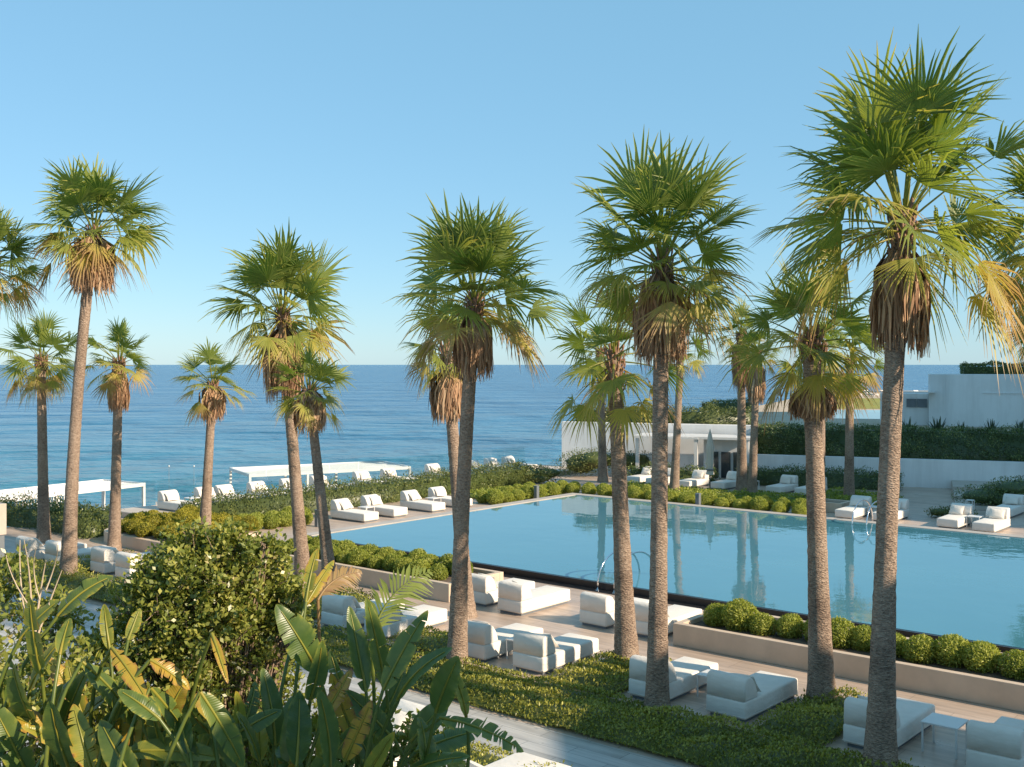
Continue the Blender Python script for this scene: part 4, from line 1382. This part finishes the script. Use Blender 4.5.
def paddle_leaf(parent, root, B, T, width, rng, tint=0.2, face=None, bow=0.12, vee=0.35, tears=0, origin=np.zeros(3), label=None):
    """a paddle shaped leaf from B to T on a long stalk that rises from root"""
    B = np.array(B, float) - origin; T = np.array(T, float) - origin; root = np.array(root, float) - origin
    ax = T - B
    L = np.linalg.norm(ax)
    d = ax / L
    if face is None:
        face = np.array([rng.normal(0, .5), -0.8, 0.55])
    n = face - d * (face @ d)
    n = n / np.linalg.norm(n)
    mid = (B + T) / 2 + n * L * bow
    NR = 30
    C = bezier(B, mid, T, NR)
    t = np.linspace(0, 1, NR)
    prof = (np.sin(np.pi * np.clip(t, 0, 1) ** 0.78) ** 0.62) * width / 2
    prof[0] = width * .05
    D = unit(np.gradient(C, axis=0))
    S = unit(np.cross(D, n))
    N = np.cross(S, D)
    vs, fs, ts, vn, k = [], [], [], [], 0
    for side in (-1, 1):
        cuts = sorted(set([0, NR - 1] + list(rng.choice(np.arange(3, NR - 3), tears, replace=False)) if tears else [0, NR - 1]))
        for c0, c1 in zip(cuts[:-1], cuts[1:]):
            sag = rng.uniform(-.15, .35) * (1 if tears else .3)
            shr = rng.uniform(.80, 1.0) if tears > 3 else 1.0
            for i in range(c0, c1 + 1):
                gap = 0.0
                if tears and i == c0 and c0 > 0: gap = .45
                if tears and i == c1 and c1 < NR - 1: gap = -.45
                w = prof[i] * shr
                for j, q in enumerate((0, .35, .7, 1.0)):
                    wave = math.sin(i * .9 + side) * .02 * width * q
                    p = C[i] + S[i] * side * w * q * math.cos(vee * (1 - .5 * q)) + N[i] * (w * q * math.sin(vee) * (1 - .45 * q) + wave)
                    p = p + D[i] * (w * q * .22) + D[i] * gap * q * L / NR
                    p = p - np.array([0, 0, 1]) * w * q ** 2 * sag
                    vs.append(p)
                    edge = .0 if not tears else (.22 * q ** 3 * rng.uniform(.2, 1.3))
                    ts.append(np.clip(tint + edge + (.30 if (q == 1.0 and rng.uniform() < .25) else 0) + (.25 * max(0, t[i] - .93) / .07) + rng.normal(0, .02), 0, 1))
                    vn.append(t[i] * L - w * q * .22)
            m = c1 - c0 + 1
            for i in range(m - 1):
                for j in range(3):
                    a_ = k + i * 4 + j
                    fs.append((a_, a_ + 1, a_ + 5, a_ + 4) if side > 0 else (a_, a_ + 4, a_ + 5, a_ + 1))
            k += m * 4
    vs = np.array(vs); fs = np.array(fs); ts = np.array(ts)
    dd = unit(np.array([[d[0] * .6, d[1] * .6, max(d[2], .45)]]))[0]
    stalk_ctrl = B - dd * np.linalg.norm(B - root) * .4
    st1 = tube_np(bezier(root, stalk_ctrl, B, 12), .018, .011, .32)
    st2 = tube_np(C[:27] + N[:27] * .003, .011, .003, .56, 6)
    v, f, tt = merge([(vs, fs, ts), st1, st2])
    vein = np.concatenate([np.array(vn), np.zeros(len(v) - len(vs))])
    o = link('leaf', np_mesh('leaf', v, f, {'tint': tt, 'vein': vein}, smooth=True), parent, M['paddle'])
    if label:
        o['label'] = label
    return o

def paddle_plant(label, root_px, Y, z0, leaves, seed, filler=12):
    rng = np.random.default_rng(seed)
    r = at(root_px, 767, Y); r[2] = z0
    t = thing('bird_of_paradise_plant', label, 'plant', tuple(r), 0, 'broad leaved plants in the foreground')
    for k in range(filler):
        tx = root_px + rng.normal(0, 62); ty = rng.uniform(655, 755)
        bx = tx + rng.normal(0, 22); by = ty + rng.uniform(25, 75)
        kw = {'tears': int(rng.choice([0, 0, 2, 5])), 'face': np.array([rng.normal(.2, .6), -.7, rng.uniform(.1, 1.1)]), 'y0': rng.uniform(-.2, .7)}
        leaves.append((bx, by, tx, ty, rng.uniform(28, 46), float(rng.choice([.06, .12, .2, .26, .32, .4, .5, .72])), kw))
    for lf in leaves:
        (bx, by, tx, ty, w, tint) = lf[:6]
        kw = lf[6] if len(lf) > 6 else {}
        kw.setdefault('tears', int(rng.choice([0, 1, 2, 3])))
        dy0 = kw.get('y0', rng.uniform(-.25, .25)); dy1 = kw.get('y1', dy0 + rng.uniform(-.3, .3))
        B = at(bx, by, Y + dy0); T = at(tx, ty, Y + dy1)
        w = w * .63
        root = r + np.array([rng.normal(0, .12), rng.normal(0, .12), 0])
        paddle_leaf(t, root, B, T, w * Y / F, rng, tint, kw.get('face'), kw.get('bow', rng.uniform(.04, .16)), kw.get('vee', rng.uniform(.2, .5)), kw.get('tears', 0), r, kw.get('label'))
    return t
UPF = np.array([0, -.5, .9])
paddle_plant('broad leaved plant in front of the loungers with tall upright green paddle leaves', 392, 7.0, 2.0, [
    (366, 692, 349, 606, 34, .12, {'face': np.array([.5, -1, .1]), 'vee': .5, 'bow': .03}),
    (386, 688, 366, 597, 34, .20, {'face': np.array([.7, -1, .2]), 'vee': .4, 'bow': .03}),
    (383, 690, 428, 610, 36, .26, {'face': np.array([-.3, -1, .3]), 'vee': .3}),
    (398, 700, 453, 648, 38, .10, {'face': np.array([-.2, -.6, 1]), 'bow': .2}),
    (436, 712, 459, 656, 44, .16, {'face': np.array([-.4, -1, .2]), 'vee': .35}),
    (440, 718, 524, 752, 44, .30, {'face': UPF, 'tears': 9, 'bow': .18, 'label': 'torn drooping leaf with ragged brown edge'}),
    (415, 752, 482, 730, 46, .18, {'face': np.array([0, -.5, 1])}),
    (405, 775, 470, 757, 40, .14, {'face': UPF}),
    (395, 740, 345, 690, 36, .10, {}),
    (372, 735, 405, 668, 30, .08, {'y0': .3, 'y1': .5}),
    (352, 716, 330, 650, 30, .12, {'y0': .4, 'y1': .5}),
    (380, 780, 348, 720, 34, .16, {}),
], 501, 4)
paddle_plant('broad leaved plant with wide dark leaves between the bush and the upright paddle leaves', 290, 6.7, 2.0, [
    (318, 672, 276, 604, 50, .10, {'face': np.array([.4, -1, .4])}),
    (310, 700, 322, 640, 34, .16, {'face': np.array([.5, -1, .2])}),
    (290, 770, 300, 690, 44, .12, {}),
    (262, 775, 236, 712, 42, .14, {'face': UPF}),
    (330, 770, 318, 690, 46, .10, {}),
    (300, 790, 355, 725, 44, .16, {}),
    (345, 760, 372, 700, 36, .72, {'tears': 6, 'label': 'withered brown leaf'}),
    (322, 720, 352, 668, 30, .78, {'tears': 6, 'label': 'withered brown leaf'}),
    (306, 602, 318, 548, 26, .52, {'y0': .9, 'y1': 1.1, 'tears': 5, 'label': 'sunlit yellowing leaf'}),
    (305, 606, 334, 560, 24, .60, {'y0': .9, 'y1': 1.2, 'tears': 5, 'label': 'sunlit yellowing leaf'}),
    (240, 770, 212, 700, 44, .12, {}),
    (275, 745, 262, 668, 40, .10, {'y0': .4, 'y1': .5}),
], 502)
paddle_plant('broad leaved plant under the leafy bush with long arching leaves and a yellow one', 170, 6.5, 2.0, [
    (82, 662, 138, 728, 42, .18, {'face': UPF, 'tears': 2}),
    (150, 688, 190, 742, 44, .16, {'face': UPF}),
    (200, 692, 244, 768, 40, .22, {'face': UPF, 'vee': .5}),
    (125, 752, 222, 758, 44, .44, {'face': UPF, 'label': 'long yellowish leaf lying level'}),
    (212, 634, 228, 684, 14, .68, {'face': np.array([.4, -1, .2]), 'label': 'narrow yellow leaf'}),
    (112, 648, 148, 702, 32, .66, {'face': UPF, 'tears': 4, 'label': 'orange brown leaf'}),
    (150, 660, 190, 690, 34, .70, {'face': UPF, 'tears': 6, 'label': 'orange brown leaf'}),
    (110, 650, 104, 604, 22, .40, {'y0': .5, 'y1': .6}),
    (128, 640, 140, 608, 22, .42, {'y0': .5, 'y1': .6}),
    (170, 775, 150, 700, 44, .12, {}),
    (195, 780, 182, 720, 40, .10, {}),
    (140, 790, 100, 720, 44, .14, {}),
    (160, 720, 118, 690, 38, .12, {}),
    (60, 735, 100, 760, 40, .40, {'face': UPF}),
], 503, 20)
paddle_plant('broad leaved plant in the bottom left corner with a big sunlit leaf on top', 55, 6.8, 2.0, [
    (58, 616, 114, 576, 40, .24, {'face': UPF, 'bow': .2, 'label': 'big sunlit arching leaf'}),
    (60, 655, 70, 618, 24, .30, {'tears': 1}),
    (20, 640, 60, 600, 36, .36, {'face': UPF, 'tears': 3}),
    (30, 690, 62, 640, 30, .44, {'face': UPF}),
    (42, 676, 30, 596, 34, .34, {'tears': 4}),
    (40, 730, 12, 660, 44, .16, {}),
    (60, 740, 88, 668, 40, .18, {}),
    (20, 720, 62, 725, 36, .58, {'face': UPF, 'tears': 4, 'label': 'reddish brown leaf'}),
    (0, 712, 50, 735, 40, .72, {'face': UPF, 'tears': 3, 'label': 'reddish brown leaf'}),
    (70, 770, 50, 700, 44, .12, {}),
    (30, 780, -10, 700, 46, .16, {}),
    (90, 780, 110, 712, 40, .14, {}),
    (0, 680, -20, 610, 40, .5, {'tears': 5}),
    (50, 700, 110, 668, 32, .2, {'face': UPF}),
    (10, 660, 36, 622, 26, .62, {'tears': 4}),
], 504, 22)

def leafy_bush(label, name, lumps_px, Y, z0, n, leaf, wid, mat, seed, stems=7):
    rng = np.random.default_rng(seed)
    c0 = at(lumps_px[0][0], 767, Y); c0[2] = z0
    t = thing(name, label, 'bush', tuple(c0))
    parts, twigs = [], []
    tot = sum(l[2] ** 2 for l in lumps_px)
    for (px, py, rp, dy) in lumps_px:
        c = at(px, py, Y + dy) - c0
        r = rp * Y / F
        m = int(n * rp ** 2 / tot)
        per = 26
        for k in range(max(3, m // per)):
            dr = unit(rng.normal(size=(1, 3)) + np.array([[0, 0, .25]]))[0]
            e0 = c + dr * r * rng.uniform(.25, 1.12)
            sp = unit((dr + rng.normal(0, .45, 3) + np.array([0, 0, .45]))[None])[0]
            sl = r * rng.uniform(.3, .85)
            q = rng.uniform(0, 1, per)[:, None]
            P = e0 + sp * sl * q + rng.normal(0, .028, (per, 3))
            Nn = unit(sp * .6 + rng.normal(0, .7, (per, 3)))
            tt0 = np.clip(rng.normal(.42, .13) + .28 * (q[:, 0] - .4) + rng.normal(0, .12, per), 0, .96)
            parts.append(leaf_cards(P, Nn, leaf, wid, rng, tt0, .2))
            if k % 3 == 0:
                twigs.append(tube_np(np.array([c, (c + e0) / 2 + rng.normal(0, .03, 3), e0, e0 + sp * sl]), .006, .002, .5, 4))
        for k in range(stems):
            e = c + rng.normal(0, .3, 3) * r
            root = np.array([rng.normal(0, .1), rng.normal(0, .1), 0])
            ctrl = root * .5 + np.array([c[0] * .5, c[1] * .5, c[2] * .7])
            twigs.append(tube_np(bezier(root, ctrl, e, 8), .014, .004, .5, 5))
    v, f, tt = merge(parts)
    link('foliage', np_mesh('foliage', v, f, {'tint': tt}), t, M[mat])
    v, f, tt = merge(twigs)
    link('branches', np_mesh('branches', v, f), t, M['twig'])
    return t
leafy_bush('big sunlit bush of small yellow green leaves in front of the golden shrubs', 'leafy_bush', [
    (222, 588, 42, 0), (178, 606, 40, -.1), (250, 612, 40, .1), (162, 572, 22, .1), (276, 588, 24, .2), (292, 625, 20, .1), (132, 604, 22, 0), (196, 572, 30, 0), (240, 566, 20, .1), (205, 640, 52, 0), (235, 665, 48, .2), (175, 655, 34, .1), (200, 560, 24, .1), (240, 560, 26, 0), (260, 590, 28, .2), (160, 585, 22, 0),
    (205, 700, 48, .3), (260, 690, 36, .3), (285, 640, 24, .1), (150, 640, 26, .1), (170, 690, 40, 0), (270, 560, 16, .1), (150, 610, 16, 0), (286, 615, 16, .1), (225, 542, 14, 0), (180, 556, 14, 0), (190, 534, 9, 0), (238, 531, 8, .1), (264, 546, 10, 0), (146, 580, 12, 0), (294, 600, 12, .1), (136, 622, 14, 0)], 8.6, 1.8, 32000, .05, .028, 'bush', 601)
leafy_bush('low dark bush filling the bottom left corner under the paddle leaves', 'leafy_bush', [
    (40, 740, 60, 0), (110, 760, 60, 0), (-10, 690, 50, .3), (170, 770, 55, .2), (70, 690, 40, .5)], 7.8, 1.8, 9000, .065, .036, 'bush', 602)
leafy_bush('loose sunlit shrub left of the big bush, below the leaning palm', 'leafy_bush', [
    (130, 640, 30, 0), (110, 665, 30, 0), (150, 700, 44, 0), (25, 615, 34, .4), (60, 640, 30, .5), (10, 580, 24, .6)], 8.9, 1.8, 5200, .06, .034, 'bush', 603)
leafy_bush('dark bush at the bottom behind the upright paddle leaves', 'leafy_bush', [
    (300, 770, 50, 0), (360, 780, 50, 0), (430, 780, 40, 0), (240, 760, 50, .2)], 7.9, 1.8, 6500, .065, .036, 'bush', 604)

# bare pale twigs
def bare_branches():
    rng = np.random.default_rng(71)
    Y = 8.2
    r = at(32, 640, Y); r[2] = 2.0
    t = thing('bare_shrub', 'bare pale branching twigs beside the trunk of the leaning palm', 'dead shrub', tuple(r))
    parts = []
    for (pts, w) in (((30, 640, 34, 590, 24, 540), .012), ((34, 640, 40, 590, 46, 560), .012), ((30, 640, 18, 590, 20, 540), .010), ((36, 640, 52, 595, 62, 570), .010), ((40, 600, 30, 570, 36, 548), .006), ((46, 590, 58, 560, 58, 545), .006), ((32, 610, 10, 580, 6, 555), .006)):
        A_, B_, C_ = at(pts[0], pts[1], Y) - r, at(pts[2], pts[3], Y + .1) - r, at(pts[4], pts[5], Y + rng.uniform(-.2, .2)) - r
        parts.append(tube_np(bezier(A_, B_, C_, 8), w, .003, .5, 5))
    parts.append(tube_np(bezier(np.zeros(3), np.array([0.02, 0, .8]), at(32, 640, Y) - r, 8), .03, .016, .5, 6))
    v, f, tt = merge(parts)
    link('branches', np_mesh('branches', v, f), t, M['sand'])
bare_branches()

# feathery palm fronds
def feather(label, pts, Y, z0, L, seed, tint, n=22):
    rng = np.random.default_rng(seed)
    A_, B_, C_ = at(pts[0], pts[1], Y), at(pts[2], pts[3], Y + .1), at(pts[4], pts[5], Y + .25)
    root = A_.copy(); root[2] = z0
    t = thing('feather_palm', label, 'plant', tuple(root))
    C = bezier(A_, B_, C_, n) - root
    D = unit(np.gradient(C, axis=0))
    parts = [tube_np(C, .012, .003, tint, 5), tube_np(bezier(np.zeros(3), (A_ - root) * .5 + np.array([.05, 0, 0]), A_ - root, 8), .022, .012, tint, 6)]
    for i in range(2, n):
        q = i / (n - 1)
        for sg in (-1, 1):
            s = unit(np.cross(D[i], np.array([0, -.9, .45])))
            d = unit(D[i] * .75 + s * sg * .8 + rng.normal(0, .08, 3))
            l = L * math.sin(math.pi * (.15 + .8 * q)) * rng.uniform(.85, 1.1)
            nn = unit(np.cross(d, D[i]))
            wv_ = unit(np.cross(nn, d)) * .011
            p0 = C[i]; p1 = p0 + d * l * .5; p2 = p0 + d * l - np.array([0, 0, .25 * l])
            v = np.array([p0 - wv_ * .5, p0 + wv_ * .5, p1 - wv_, p1 + wv_, p2 - wv_ * .1, p2 + wv_ * .1])
            parts.append((v, np.array([(0, 1, 3, 2), (2, 3, 5, 4)]), np.full(6, np.clip(tint + rng.normal(0, .05), 0, 1))))
    v, f, tt = merge(parts)
    link('frond', np_mesh('frond', v, f, {'tint': tt}), t, M['palm'])
feather('dark feathery palm frond arching over the loungers behind the paddle leaves', (372, 640, 382, 590, 428, 572), 7.6, 2.0, .26, 81, .22)
feather('dry pale feathery frond hanging before the small palm at the pool corner', (318, 600, 330, 575, 360, 572), 8.2, 2.0, .16, 82, .85)
